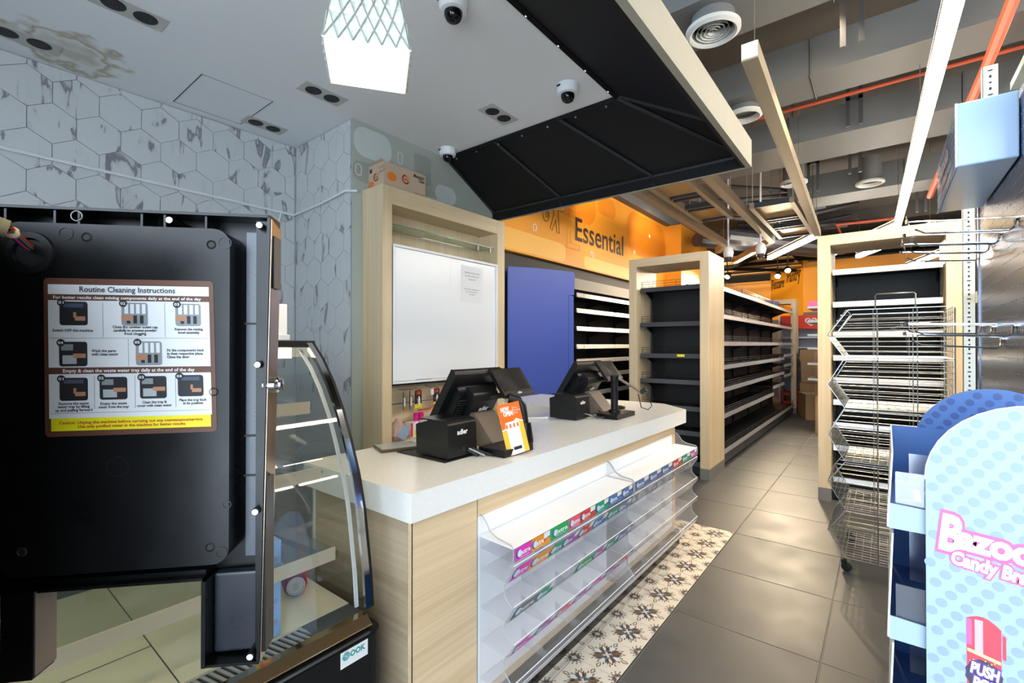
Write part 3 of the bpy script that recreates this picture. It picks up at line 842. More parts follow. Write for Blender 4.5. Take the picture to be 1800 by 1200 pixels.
def spot(x, y, z, aim, label, power=60):
    d = thing('track_spot', label, 'spotlight', (x, y, z), group='warm track spotlights')
    A = (Vector(aim) - Vector((x, y, z))).normalized()
    MB().lathe([(0.03, -0.12), (0.045, -0.1), (0.05, 0.0), (0.042, 0.0)], (x, y, z), M_BLACKS, 16, A, cap=False).build('housing', d, smooth=True)
    MB().lathe([(0, -0.012), (0.043, -0.012)], (x, y, z), M_SPOT, 16, A, cap=False).build('lens', d)
    MB().tube([Vector((x, y, z)) - A * .08, (x, y, z + .2), (x, y, EZ)], 0.01, M_BLACKS, 6).build('arm', d)
    l = bpy.data.lights.new('spot_beam', 'SPOT'); l.energy = power; l.color = (1.0, 0.80, 0.54); l.spot_size = math.radians(95); l.spot_blend = 0.7; l.shadow_soft_size = 0.05
    o = bpy.data.objects.new('spot_beam', l); COL.objects.link(o); o.parent = d; o.location = A * 0.01
    o.rotation_euler = A.to_track_quat('-Z', 'Y').to_euler()


spot(-2.2, 9.0, 2.51, (-2.4, 6, 0.3), 'warm spotlight just right of the near wooden frame')
spot(-1.40, 9.0, 2.45, (-1.2, 6, 0.6), 'left one of two bright warm spotlights over the lettering', 110)
spot(-1.25, 9.0, 2.53, (-0.6, 6, 0.6), 'right one of two bright warm spotlights over the lettering', 110)
spot(-0.33, 3.4, 3.40, (-0.1, 3.9, 0.0), 'warm spotlight at the top edge between duct and tube', 90)
spot(0.9, 3.6, 3.3, (0.1, 4.6, 1.0), 'warm spotlight hidden behind the peg hook stand', 120)
spot(-2.0, 4.6, 3.2, (-2.8, 5.4, 2.9), 'warm spotlight aimed at the orange wall', 22)
spot(-2.0, 6.4, 3.3, (-2.8, 6.9, 2.6), 'second warm spotlight aimed at the orange wall', 22)

spot(-3.0, 9.9, 2.85, (-1.8, 12.6, 2.45), 'added spotlight, out of sight, brightening the lettering on the far orange wall', 120)  # added fill spot, unseen, brightens the back wall lettering
spot(-3.4, 10.2, 3.2, (-3.4, 13.2, 2.2), 'added spotlight, out of sight, brightening the far left orange wall', 90)  # another added unseen spot for the back wall

# ================================================================== SERVICE COUNTER
sv = thing('service_counter', 'L-shaped service counter with a thick white stone top and pale oak fronts', 'counter', (-1.4, 1.9, 0))
TOP = [(-1.052, .862), (-1.010, 3.10), (-1.234, 3.305), (-2.30, 3.295), (-2.30, 2.645), (-1.652, 2.655), (-1.652, .862)]
MB().prism([(x, y, .79) for x, y in TOP], (0, 0, .085), M_QUARTZ).build('worktop', sv, 0.003)
bx = -1.066
MB().box(bx - .02, bx, .880, 1.1535, .10, .785, M_OAKC).build('front_panel', sv)
MB().box(bx - .02, bx, 1.1565, 3.05, .722, .785, M_OAKC).build('front_panel', sv)
MB().box(bx - .02, bx - .002, 1.1565, 3.00, .13, .7205, M_PURE).build('back_board', sv)
MB().box(bx - .02, bx, 3.0, 3.05, .10, .7205, M_OAKC).build('front_panel', sv)
MB().box(bx - .02, bx, 1.1565, 3.0, .10, .13, M_OAKC).build('front_panel', sv)
MB().box(bx - .001, bx + .0008, 1.1537, 1.1563, .10, .785, M_STEEL).box(bx - .002, bx + .0008, 0.8785, 0.8805, .1, .785, M_INK).build('joint_strip', sv)
MB().box(-1.60, bx - .022, .880, .9, .10, .785, M_OAKCX).build('end_panel', sv)
MB().box(-1.60, bx - .022, 3.03, 3.05, .10, .785, M_OAKCX).build('end_panel', sv)
MB().box(-1.62, -1.60, .88, 2.66, .10, .785, M_WHITE).build('inner_panel', sv)
MB().box(-2.28, -1.25, 3.26, 3.28, .02, .785, M_OAKCX).build('rear_panel', sv)
MB().box(-2.28, -1.60, 2.68, 2.70, .02, .785, M_DARK).build('inner_panel', sv)
MB().box(-1.58, bx - .022, .905, 3.03, .10, .12, M_OAKCX).build('bottom_panel', sv)
MB().box(-1.58, -1.045, .885, 3.07, .0018, .099, mat('black_marble_plinth', (30, 29, 28), 0.15, noise=0.5, nscale=30)).build('plinth', sv)

# ---- acrylic gum racks
LIP = [(.655, .603), (.600, .531), (.470, .404), (.350, .291), (.225, .165)]
OUT = 0.142


def rack(y0, y1, label, cards):
    r = thing('acrylic_rack', label, 'display rack', (bx, (y0 + y1) / 2, .16), group='clear gum racks on the counter front')
    X = bx + .002
    prof = [(0, .728), (.012, .724), (.03, .705), (.045, .682), (.075, .668), (OUT - .008, .660), (OUT, .648), (OUT, .606), (OUT - .03, .592), (OUT - .034, .578)]
    for k in range(1, 5):
        a, b = LIP[k]
        prof += [(OUT - .02, a + .004), (OUT, a - .012), (OUT - .006, a - .03), (OUT - .030, b + .006), (OUT - .036, b - .012)]
        if k < 4: prof += [(OUT - .034, LIP[k + 1][0] + .02)]
    prof += [(OUT - .05, .150), (0, .150)]
    for y in (y0, y1 - .005):
        MB().prism([(X + o, y, z) for o, z in prof], (0, .005, 0), M_ACRYL, M_ACRYL).build('side_panel', r)
        e = MB().tube([(X + o, y + .0025, z) for o, z in prof[:-1]], 0.0021, M_VGREY, 4); e.build('polished_edge', r)
    for k, (a, b) in enumerate(LIP):
        sl = .012
        top = M_PURE if k == 0 else M_ACRYL
        xo = OUT - .004 if k == 0 else OUT - .030
        MB().prism([(X, y0 + .006, b + sl), (X + xo, y0 + .006, b), (X + xo, y0 + .006, b + .004), (X, y0 + .006, b + sl + .004)], (0, y1 - y0 - .012, 0), M_ACRYL, M_ACRYL).build('shelf', r)
        if k == 0:
            MB().prism([(X, y0 + .006, .652), (X + xo, y0 + .006, .646), (X + xo, y0 + .006, .650), (X, y0 + .006, .656)], (0, y1 - y0 - .012, 0), M_PURE).build('card_cover', r)
        lx0, lx1 = (OUT - .004, OUT - .004) if k == 0 else (OUT - .030, OUT - .002)
        L4 = [(X + lx0, y0 + .006, b), (X + lx1, y0 + .006, a - .006), (X + lx1 + .003, y0 + .006, a - .006), (X + lx0 + .003, y0 + .006, b)]
        MB().prism(L4, (0, y1 - y0 - .012, 0), M_ACRYL, M_ACRYL).build('front_lip', r)
        MB().tube([(X + lx1 + .0015, y0 + .006, a - .006), (X + lx1 + .0015, y1 - .006, a - .006)], .002, M_LOGO, 4).build('lip_edge', r)
        if k:
            for q in range(1, 4):
                yy = y0 + (y1 - y0) * q / 4
                MB().prism([(X, yy, b + sl + .004), (X + xo, yy, b + .005), (X + xo, yy, b + .03), (X, yy, b + .075)], (0, .003, 0), M_ACRYL, M_ACRYL).build('divider', r)
        # printed gum cards behind the lip
        row = cards[k] if k < len(cards) else []
        up = Vector((lx1 - lx0, 0, a - .006 - b)); Hc = up.length; up.normalize()
        cy = y0 + .012; tot = sum(w for _, w, _ in row) or 1
        for colr, wdt, style in row:
            wd_ = wdt / tot * (y1 - y0 - .024)
            M = plane_M((X + lx0 + .0036, cy, b), (0, 1, 0), up)
            mb = MB(); c = GUM[colr]; hh = Hc * (0.94 if k == 0 else 0.8)
            W1 = wd_ - .003
            if style == 'gap':
                cy += wd_; continue
            w2 = W1 * (0.66 if style == 'half' else 1.0)
            mb.poly([M @ Vector(p) for p in ((0, .002, 0), (w2, .002, 0), (w2 if k == 0 else w2 + hh * .25, hh, 0), (0 if k == 0 else hh * .25, hh, 0))], c)
            if style == 'half':
                mb.poly([M @ Vector(p) for p in ((w2, .002, 0), (W1, .002, 0), (W1, hh * .38, 0), (w2 + (W1 - w2) * .6, hh * .55, 0), (w2, hh * .3, 0))], c)
                mb.poly([M @ Vector(p) for p in ((w2, hh * .55, 0), (W1 * .98, hh * .6, 0), (W1, hh, 0), (w2, hh, 0))], M_LOGO)
            # crescent and word
            cx_ = w2 * .22
            mb.disc(M @ Vector((cx_, hh * .52, .0004)), hh * .33, M.to_3x3() @ Vector((0, 0, 1)), mat('gum_navy', (52, 70, 120), .4), 14)
            mb.disc(M @ Vector((cx_ + hh * .09, hh * .53, .0008)), hh * .28, M.to_3x3() @ Vector((0, 0, 1)), mat('gum_sky', (190, 216, 240), .4), 14)
            mb.text('Extra', hh * .5, M @ Matrix.Translation((w2 * .2, hh * .36, .0012)), M_LOGO, width=w2 * .74, bold=.03)
            mb.text('sugarfree gum', hh * .16, M @ Matrix.Translation((w2 * .3, hh * .16, .0012)), M_LOGO, width=w2 * .55, res=1)
            mb.build('price_card', r, fix=False)
            cy += wd_
    MB().prism([(X + OUT - .04, y0 + .006, .150), (X + OUT - .03, y0 + .006, .150), (X + OUT - .006, y0 + .006, .19), (X + OUT - .010, y0 + .006, .19)], (0, y1 - y0 - .012, 0), mat('frosted_acrylic', (206, 208, 212), .3)).build('bottom_edge', r)
    return r


C1 = [[('magenta', 1.0, 'full'), ('orange', 1.25, 'half'), ('green', 1.35, 'full'), ('pink', .95, 'full'), ('red', 1.35, 'half'), ('teal', 1.3, 'half'), ('blue', 1.4, 'half'), ('steel', 1.3, 'half')],
      [('magenta', 1.0, 'full'), ('orange', 1.3, 'full'), ('teal', .9, 'full'), ('purple', 1.2, 'half'), ('red', 1.2, 'half'), ('blue', 1.3, 'half'), ('teal', 1.2, 'full'), ('steel', 1.3, 'half')],
      [('grey', 1.2, 'full'), ('teal', 1.0, 'half'), ('grey', 1.3, 'gap'), ('green', 1.3, 'full'), ('purple', 1.0, 'half'), ('teal', 1, 'half'), ('steel', 1.2, 'half')],
      [('magenta', 1, 'half'), ('purple', 1, 'half'), ('pink', 1, 'half'), ('purple', 1, 'half'), ('magenta', 1, 'half'), ('purple', 1, 'half'), ('pink', 1, 'half')]]
C2 = [[('steel', 1.3, 'half'), ('steel', 1.3, 'half'), ('steel', 1.3, 'half'), ('red', 1.2, 'half'), ('teal', 1.2, 'half'), ('purple', 1.0, 'half')],
      [('grey', .4, 'half'), ('grey', 1, 'gap'), ('grey', .4, 'half'), ('grey', 1, 'gap'), ('grey', .4, 'half'), ('grey', 1, 'gap'), ('grey', .4, 'half'), ('grey', .6, 'gap')],
      [('steel', 2, 'gap'), ('steel', 2, 'gap')]]
rack(1.165, 2.085, 'near clear acrylic gum rack with pink, orange and green cards on its top strip', C1)
rack(2.088, 3.045, 'far clear acrylic gum rack with mostly blue cards on its top strip', C2)

# ================================================================== POS TERMINALS ON THE COUNTER
CT = .875


def frame_M(org, rz):
    return Matrix.Translation(org) @ Matrix.Rotation(rz, 4, 'Z')


def printer(org, rz, label):
    """org: near corner on the counter; local x runs along the side face (to the cashier), y along the logo face"""
    t = thing('receipt_printer', label, 'printer', org, group='receipt printers on the counter')
    M = frame_M(org, rz)
    pr = [(-.005, .006), (0, .128), (.012, .140), (.055, .142), (.105, .136), (.172, .118), (.176, .112), (.172, .006)]
    # cross-section in local (x away from shopper, z), extruded along y
    mb = MB(); mb.prism([M @ Vector((-x, 0, z)) for x, z in pr], M.to_3x3() @ Vector((0, .15, 0)), M_BLACKP)
    mb.build('body', t, .004, label='black receipt printer body')
    MB().tube([M @ Vector(p) for p in ((.0015, .0, .05), (-.172, -.001, .066))], .0018, M_DARK, 4).build('seam', t)
    MB().box(-.165, -.05, .004, .146, .136, .141, M_BLACKM, M).build('lid', t, .003)
    MB().box(.0, .003, .022, .10, .012, .050, M_RAILA, M).box(.003, .005, .07, .085, .018, .042, M_DARK, M).box(.003, .005, .05, .06, .02, .032, M_DARK, M).build('port_plate', t)
    MB().text('adler', .026, M @ plane_M((.0035, .045, .088), (0, 1, 0), (0, 0, 1)), M_LOGO, width=.055, bold=.03).build('lettering', t, fix=False)
    return t


def terminal(org, rz, label, wid=.36):
    """two-screen till: org at the foot centre; +x faces the shopper, y along the counter"""
    t = thing('till_terminal', label, 'till', org, group='touch screen tills on the counter')
    M = frame_M(org, rz)
    R = M.to_3x3()
    # taupe foot: sloping column
    MB().prism([M @ Vector(p) for p in ((-.12, -.055, .002), (.065, -.055, .002), (.068, -.055, .010), (-.045, -.055, .135), (-.085, -.055, .135), (-.12, -.055, .010))], R @ Vector((0, .13, 0)), M_TAUPE).build('foot', t, .004)
    # main screen leans back: bottom towards cashier
    tilt = math.radians(57)
    S = M @ Matrix.Translation((-.235, -wid / 2, .085)) @ Matrix.Rotation(-(PI / 2 - 0), 4, 'Y') if False else None
    up = Vector((math.cos(tilt), 0, math.sin(tilt))); nn = Vector((math.sin(tilt), 0, -math.cos(tilt)))   # nn points to shopper / down

    def q(a, y, d): return M @ (Vector((-.245, 0, .078)) + up * a + nn * d + Vector((0, y, 0)))
    h = .292
    prof = [(0, 0), (h, 0), (h + .004, .02), (h - .012, .036), (.02, .036), (-.004, .02)]
    MB().prism([q(a, -wid / 2, d) for a, d in prof], R @ Vector((0, wid, 0)), M_BLACKP).build('monitor', t, .006)
    MB().prism([q(a, -wid / 2 + .012, -.002) for a in (.012, )] + [q(h - .012, -wid / 2 + .012, -.002), q(h - .012, wid / 2 - .012, -.002), q(.012, wid / 2 - .012, -.002)], nn * .002 if rz == 0 else R @ (nn * .002), M_SCREEN).build('screen', t)
    # humped back housing with vents
    hp = [(.02, .036), (.235, .036), (.222, .062), (.165, .082), (.07, .088), (.03, .07)]
    MB().prism([q(a, -wid * .40, d) for a, d in hp], R @ Vector((0, wid * .8, 0)), M_BLACKM).build('rear_housing', t, .012, seg=3)
    hp2 = [(.10, .070), (.235, .050), (.228, .098), (.20, .116), (.12, .118)]
    MB().prism([q(a, -wid * .22, d) for a, d in hp2], R @ Vector((0, wid * .52, 0)), M_BLACKP).build('hinge_block', t, .008, seg=3)
    v = MB()
    for k in range(9): v.tube([q(.09 + k * .012, -wid * .38, .0875 - max(0, k - 5) * .0016), q(.09 + k * .012, -wid * .24, .0875 - max(0, k - 5) * .0016)], .0022, M_DARK, 4)
    v.build('vent', t)
    e = MB()
    MM = M @ Matrix(((0, up.x, nn.x, 0), (1, 0, 0, 0), (0, up.z, nn.z, 0), (0, 0, 0, 1)))
    T4 = Matrix.Translation(q(.150, -.012, .1195)) @ Matrix.Translation(-MM.translation) @ MM
    e.text('adler', .032, T4, M_LOGO, width=.06, bold=.03); e.build('lettering', t, fix=False)
    # customer screen: faces the shopper, leaning back
    t2 = math.radians(52); u2 = Vector((-math.cos(t2), 0, math.sin(t2))); n2 = Vector((math.sin(t2), 0, math.cos(t2)))
    c0 = Vector((.02, .165, .190))

    def p2(a, y, d): return M @ (c0 + u2 * a + n2 * d + Vector((0, y, 0)))
    w2, h2 = .215, .150
    MB().prism([p2(a, -w2 / 2, d) for a, d in ((0, 0), (h2, 0), (h2, .012), (h2 - .004, .016), (.004, .016), (0, .012))], R @ Vector((0, w2, 0)), M_BLACKP).build('customer_display', t, .003)
    MB().poly([p2(.028, -w2 / 2 + .014, .0166), p2(.028, w2 / 2 - .014, .0166), p2(h2 - .012, w2 / 2 - .014, .0166), p2(h2 - .012, -w2 / 2 + .014, .0166)], M_SCREEN).build('customer_screen', t, fix=False)
    M2 = M @ Matrix(((0, u2.x, n2.x, c0.x), (1, 0, 0, c0.y), (0, u2.z, n2.z, c0.z), (0, 0, 0, 1)))
    MB().text('adler', .014, M2 @ Matrix.Translation((-.012, .009, .0168)), M_LOGO, width=.03, bold=.03).build('lettering', t, fix=False)
    MB().tube([M @ (c0 + u2 * .07 + Vector((0, 0, 0))), M @ Vector((-.02, .10, .20)), M @ Vector((-.06, .03, .19))], .014, M_BLACKP, 8).build('display_arm', t)
    return t


mt1 = MB().box(-1.50, -1.228, 1.16, 1.34, CT + .0004, CT + .003, M_DARK).build('counter_mat'); tag(mt1, 'thin black mat under the near receipt printer', 'mat')
P1 = printer((-1.236, 1.182, CT + .003), math.radians(0), 'black receipt printer nearest the camera, on a black mat')
T1 = terminal((-1.300, 1.495, CT + .0005), 0.0, 'near touch screen till with a tilted customer display, beside the orange flyer', .30)
P2 = printer((-1.335, 2.25, CT + .0005), 0.0, 'far black receipt printer at the end of the counter')
T2 = terminal((-1.375, 2.60, CT + .0005), 0.0, 'far touch screen till with its customer display, near the shelf frame', .32)


def pad_stand(x0, x1, y0, y1, label, kind):
    t = thing('base_block', label, 'stand', ((x0 + x1) / 2, (y0 + y1) / 2, CT), group='black base blocks beside the tills')
    MB().box(x0, x1, y0, y1, CT + .0005, CT + .028, M_BLACKM).build('base', t, .003)
    return t


b1 = pad_stand(-1.235, -1.105, 1.345, 1.53, 'black block base behind the orange flyer', 0)
# cordless scanner handset standing on it
hs = thing('scanner_handset', 'upright black barcode scanner in its cradle, right of the orange flyer', 'scanner', (-1.20, 1.575, CT))
c_ = Vector((-1.222, 1.632, CT))
MB().lathe([(.036, .0005), (.036, .012), (.030, .05), (.024, .085)], c_, M_BLACKM, 18).build('cradle', hs, smooth=True)
MB().tube([c_ + Vector((0, 0, .04)), c_ + Vector((-.004, -.004, .10)), c_ + Vector((-.010, -.012, .16)), c_ + Vector((-.02, -.025, .185))], [.019, .018, .020, .016], M_BLACKP, 12).build('grip', hs, smooth=True)
MB().tube([c_ + Vector((-.012, -.02, .178)), c_ + Vector((-.05, -.055, .19))], [.018, .024], M_BLACKP, 12).build('head', hs, smooth=True)
# leaning orange flyer (no code printed on it)
FO = Vector((-1.1085, 1.372, CT + .0015)); FR = Vector((.10, .325, 0)).normalized(); FU = Vector((-.26, -.05, 1)).normalized(); FU = (FU - FR * FU.dot(FR)).normalized()
FM = plane_M(FO, FR, FU) @ Matrix.Rotation(math.radians(7), 4, 'Z')
fly = thing('flyer', 'orange and yellow Now Open flyer leaning on the black base block', 'flyer', FO)
fw, fh = .105, .195
MB().prism([FM @ Vector(p) for p in ((0, 0, -.001), (fw, 0, -.001), (fw, fh, -.001), (0, fh, -.001))], FM.to_3x3() @ Vector((0, 0, .001)), M_FLYY).build('card', fly)
fm = MB()
zf = .0004
fm.poly([FM @ Vector(p) for p in ((0, fh, zf), (0, .098, zf), (.03, .103, zf), (.075, .132, zf), (fw, .118, zf), (fw, fh, zf))], M_FLYO)
fm.poly([FM @ Vector(p) for p in ((.0, .094, zf * 2), (.03, .099, zf * 2), (.075, .128, zf * 2), (fw, .114, zf * 2), (fw, .118, zf * 2), (.075, .133, zf * 2), (.03, .104, zf * 2), (0, .099, zf * 2))], M_LOGO)
fm.poly([FM @ Vector(p) for p in ((.022, 0, zf), (.082, 0, zf), (.082, .102, zf), (.022, .102, zf))], M_LOGO)
fm.poly([FM @ Vector(p) for p in ((.016, .102, zf * 3), (.088, .102, zf * 3), (.083, .124, zf * 3), (.021, .124, zf * 3))], M_LOGO)
for k in range(4):
    xx = .019 + k * .0175
    fm.poly([FM @ Vector(p) for p in ((xx - .001, .101, zf * 4), (xx + .0085, .101, zf * 4), (xx + .0085, .116, zf * 4), (xx + .001, .116, zf * 4))], M_FLYO)
fm.text('NOW', .024, FM @ Matrix.Translation((.012, .166, zf * 2)), M_LOGO, bold=.05, width=.04)
fm.text('OPEN', .024, FM @ Matrix.Translation((.020, .148, zf * 2)), M_LOGO, bold=.05, width=.044)
fm.box(.068, .069, .146, .178, zf, zf * 2, M_LOGO, FM)
for k, s_ in enumerate(('Every', 'Convenience', 'Store')): fm.text(s_, .008, FM @ Matrix.Translation((.072, .171 - k * .010, zf * 2)), M_LOGO, width=(.018, .030, .017)[k])
fm.poly([FM @ Vector(p) for p in ((.034, .016, zf * 3), (.072, .016, zf * 3), (.072, .028, zf * 3), (.034, .028, zf * 3))], M_TXT)
fm.build('print', fly, fix=False)
# cables and scanner gun cable
cb = MB()
for k in range(3):
    cb.tube([(-1.245 + .01 * k, 1.28 + .01 * k, CT + .03), (-1.20 + .02 * k, 1.30 + .02 * k, CT + .006), (-1.21 - .01 * k, 1.34, CT + .008), (-1.28, 1.36 + .01 * k, CT + .01), (-1.31, 1.40, CT + .02)], .004, M_DARK if k != 1 else M_VGREY, 6)
tag(cb.build('cable', smooth=True), 'tangle of black leads behind the near receipt printer', 'cable')
cb = MB()
for k in range(3):
    cb.tube([(-1.33, 2.33 + .01 * k, CT + .03), (-1.28 + .02 * k, 2.40, CT + .006), (-1.25, 2.47 + .02 * k, CT + .01), (-1.33, 2.50, CT + .03)], .004, M_DARK if k != 1 else M_VGREY, 6)
tag(cb.build('cable', smooth=True), 'tangle of leads behind the far receipt printer', 'cable')
# phone terminal pole by the far till
b2 = pad_stand(-1.30, -1.165, 2.42, 2.65, 'black block base carrying the pole at the far till', 1)
ps = thing('pole_stand', 'black pole on a round foot with a folding arm, at the far till', 'stand', (-1.24, 2.53, CT + .028))
MB().lathe([(.034, 0.0005), (.034, .012), (.021, .016), (.021, .19), (.024, .195), (.024, .215), (.0, .217)], (-1.24, 2.53, CT + .028), M_BLACKS, 20).build('pole', ps, smooth=True)
MB().tube([(-1.23, 2.54, CT + .23), (-1.15, 2.62, CT + .165), (-1.12, 2.66, CT + .13)], .008, M_TAUPE, 6).tube([(-1.13, 2.65, CT + .14), (-1.10, 2.66, CT + .16)], .014, M_DARK, 8).tube([(-1.14, 2.64, CT + .13), (-1.13, 2.66, CT + .05), (-1.10, 2.69, CT + .035), (-1.08, 2.70, CT + .06), (-1.10, 2.67, CT + .13)], .003, M_DARK, 6).build('arm', ps)
dk = MB().lathe([(.055, .0005), (.055, .014), (.04, .018), (0, .018)], (-1.385, 2.86, CT), M_BLACKM, 24).build('disc_base', smooth=True); tag(dk, 'small round black disc base lying on the far end of the worktop', 'stand')
# phone on the counter
ph = thing('phone', 'gold edged phone lying at the back edge of the counter by the cabinet', 'phone', (-1.56, 1.21, CT), math.radians(-4))
MB().box(-.06, .06, -.085, .085, .0005, .012, mat('phone_case', (96, 78, 56), .3), Matrix.Translation((-1.56, 1.21, CT)) @ Matrix.Rotation(-.35, 4, 'Z')).build('case', ph, .004)
MB().box(-.052, .052, -.078, .078, .0122, .0128, mat('phone_glass', (180, 184, 182), .08), Matrix.Translation((-1.56, 1.21, CT)) @ Matrix.Rotation(-.35, 4, 'Z')).build('screen', ph)
pn = MB().tube([(-1.60, 2.10, CT + .006), (-1.50, 2.22, CT + .006)], .006, M_LOGO, 8).build('pen', smooth=True); tag(pn, 'white pen lying beside the far receipt printer', 'pen')

# ================================================================== WALL CABINET BEHIND THE COUNTER
cbn = thing('wall_cabinet', 'tall pale oak cabinet with white sliding doors and a glass shelf', 'cabinet', (-2.3, 2.13, 0))
MB().box(-2.383, -2.19, 1.593, 1.66, 0, 2.20, M_WOODV).build('side_post', cbn, .002)
MB().box(-2.383, -2.19, 2.588, 2.67, 0, 2.20, M_WOODV).build('side_post', cbn, .002)
MB().box(-2.383, -2.19, 1.6605, 2.5875, 2.10, 2.20, M_WOODY).build('top_beam', cbn, .002)
MB().box(-2.383, -2.365, 1.6605, 2.5875, 1.07, 2.0995, M_WOODV).build('back_panel', cbn)
MB().box(-2.364, -2.215, 1.668, 2.58, 1.992, 1.999, M_GLASS).build('glass_shelf', cbn)
MB().box(-2.215, -2.2135, 1.668, 2.58, 1.992, 1.999, M_GLEDGE).build('shelf_edge', cbn)
for y in (2.42, 2.55): MB().tube([(-2.23, y, 1.96), (-2.23, y, 1.992)], .008, M_STEEL, 8).build('shelf_clip', cbn)
MB().box(-2.36, -2.345, 1.668, 2.58, 1.075, 1.862, M_WHITE).box(-2.345, -2.19, 1.664, 1.668, 1.075, 1.866, M_WHITE).build('box_back', cbn)
MB().box(-2.21, -2.186, 1.664, 2.585, 1.862, 1.876, M_WHITE).box(-2.21, -2.186, 1.664, 2.585, 1.072, 1.086, M_WHITE).box(-2.21, -2.186, 1.664, 1.674, 1.086, 1.862, M_WHITE).box(-2.21, -2.186, 2.575, 2.585, 1.086, 1.862, M_WHITE).build('door_frame', cbn)
for y0, y1, dx in ((1.676, 2.115, 0), (2.110, 2.573, -.008)):
    d = MB().box(-2.200 + dx, -2.1925 + dx, y0, y1, 1.088, 1.860, M_WHITEG).build('door', cbn, .001)
    MB().box(-2.1925 + dx, -2.1912 + dx, (y0 + y1) / 2 - .06, (y0 + y1) / 2 + .06, 1.088, 1.091, M_VGREY).build('handle', d)
nt_ = thing('notice', 'typed paper notice taped on the right cabinet door', 'notice', (-2.1995, 2.32, 1.6))
NM = plane_M((-2.1994, 2.225, 1.585), (0, 1, 0), (0, 0, 1))
MB().box(0, .21, 0, .245, 0, .0008, M_STICK, NM).build('sheet', nt_)
tx = MB()
for k, (s_, w_) in enumerate((('Cigarette products are strictly', .15), ('not sold to customers under', .14), ('the age of 18', .07))):
    tx.text(s_, .016, NM @ Matrix.Translation((.105, .195 - k * .022, .0012)), M_TXT, align='c', width=w_)
for k, (s_, w_) in enumerate((('Please show identification if', .15), ('you are requested by our', .12), ('team members', .06))):
    tx.text(s_, .012, NM @ Matrix.Translation((.105, .085 - k * .017, .0012)), M_TXT, align='c', width=w_)
tx.build('lettering', nt_, fix=False)
for z0, z1 in ((.60, .690), (.695, .820), (.825, .938), (.943, 1.05)):
    MB().box(-2.32, -2.30, 1.6605, 2.5875, z0, z1, M_WOODY).build('slat_board', cbn)
MB().box(-2.33, -2.32, 1.6605, 2.5875, .55, 1.07, M_INK).build('slat_backing', cbn)
MB().box(-2.299, -2.291, 1.68, 2.58, 1.040, 1.046, M_STEEL).build('hook_rail', cbn)
MB().box(-2.35, -2.19, 1.6605, 2.5875, .72, .74, M_WOODY).build('ledge', cbn)


def glue_card(y, rz, label, x=-2.262):
    t = thing('glue_pack', label, 'packet', (x, y, .905), rz, group='glue blister packs hanging under the white doors')
    M = Matrix.Translation((x, y, .905)) @ Matrix.Rotation(rz, 4, 'Z')
    MB().prism([M @ Vector((0, p[0], p[1])) for p in rrect(-.030, .030, 0, .112, .012, 3)], M.to_3x3() @ Vector((.0015, 0, 0)), M_DARK).build('card', t)
    MB().box(.0016, .0024, -.030, .030, .002, .028, M_YEL, M).box(.0016, .0028, -.014, .018, .085, .105, M_RED, M).box(.0016, .0026, -.012, .004, .045, .06, M_RED, M).build('print', t)
    MB().tube([M @ Vector((.008, 0, .022)), M @ Vector((.008, 0, .055)), M @ Vector((.008, 0, .075))], [.007, .007, .003], M_LOGO, 8).build('tube', t)
    MB().tube([M @ Vector((-.03, 0, .124)), M @ Vector((.02, 0, .118))], .002, M_STEEL, 4).build('peg', t)
    return t


glue_card(1.795, .95, 'dark glue pack edge-on, leftmost under the white doors')
glue_card(1.845, .95, 'dark glue pack edge-on, second from the left under the white doors')
glue_card(1.905, .1, 'black glue pack with a yellow foot, facing front', -2.255)
glue_card(2.055, .1, 'black glue pack with a yellow foot, hanging alone nearest the till', -2.255)
rw = MB().tube([(-2.25, 1.90, .895), (-2.25, 1.99, .895), (-2.25, 2.05, .92)], .005, M_RED, 6).build('cord', smooth=True); tag(rw, 'short red cord hanging against the slat wall', 'cord')
hk = MB()
for y in (1.99, 2.11, 2.16, 2.20): hk.tube([(-2.293, y, 1.036), (-2.22, y, 1.03), (-2.21, y, 1.04)], .0025, M_STEEL, 5).box(-2.222, -2.218, y - .012, y + .012, .985, 1.02, M_LOGO)
tag(hk.build('peg_hooks'), 'row of empty steel peg hooks with white tags below the white doors', 'hooks')
for y, lb in ((1.885, 'pink capped spray bottle on the cabinet ledge, left of its twin'), (1.925, 'pink capped spray bottle on the cabinet ledge, nearest the till')):
    t = thing('spray_bottle', lb, 'bottle', (-2.25, y, .7405), group='pink capped bottles')
    MB().lathe([(.016, 0.0005), (.017, .004), (.017, .085), (.013, .092)], (-2.25, y, .7405), mat('clear_liquid', (206, 200, 206), .2), 16).build('body', t, smooth=True)
    MB().lathe([(.016, .0925), (.016, .135), (.012, .139), (0, .139)], (-2.25, y, .7405), mat('magenta_cap', (232, 20, 140), .35), 16).build('cap', t, smooth=True)
bg = MB()
bm_ = [(.0, 0), (.055, .0005), (.07, .03), (.05, .075), (.022, .105), (.006, .125)]
bg.lathe(bm_, (-2.245, 1.74, .7405), mat('crumpled_pink_film', (196, 168, 160), .3, noise=.2, nscale=30), 11)
o = bg.build('plastic_bag'); tag(o, 'crumpled pinkish plastic bag on the cabinet ledge', 'bag')
tg = MB().box(-.026, .026, -.001, .001, -.035, .035, M_PALEB, Matrix.Translation((-2.165, 1.725, .79)) @ Matrix.Rotation(1.35, 4, 'Z') @ Matrix.Rotation(.5, 4, 'Y')).build('price_tag'); tag(tg, 'pale blue paper tag in front of the crumpled bag', 'tag')
bk = thing('matchbox_pack', 'small white and red carton beside the pink capped bottles', 'box', (-2.24, 1.845, .7405))
MB().box(-2.265, -2.215, 1.815, 1.87, .741, .83, M_LOGO).build('carton', bk); MB().box(-2.2148, -2.2142, 1.815, 1.832, .745, .828, M_CORAL).box(-2.2148, -2.2142, 1.845, 1.862, .75, .785, M_YEL).build('print', bk)

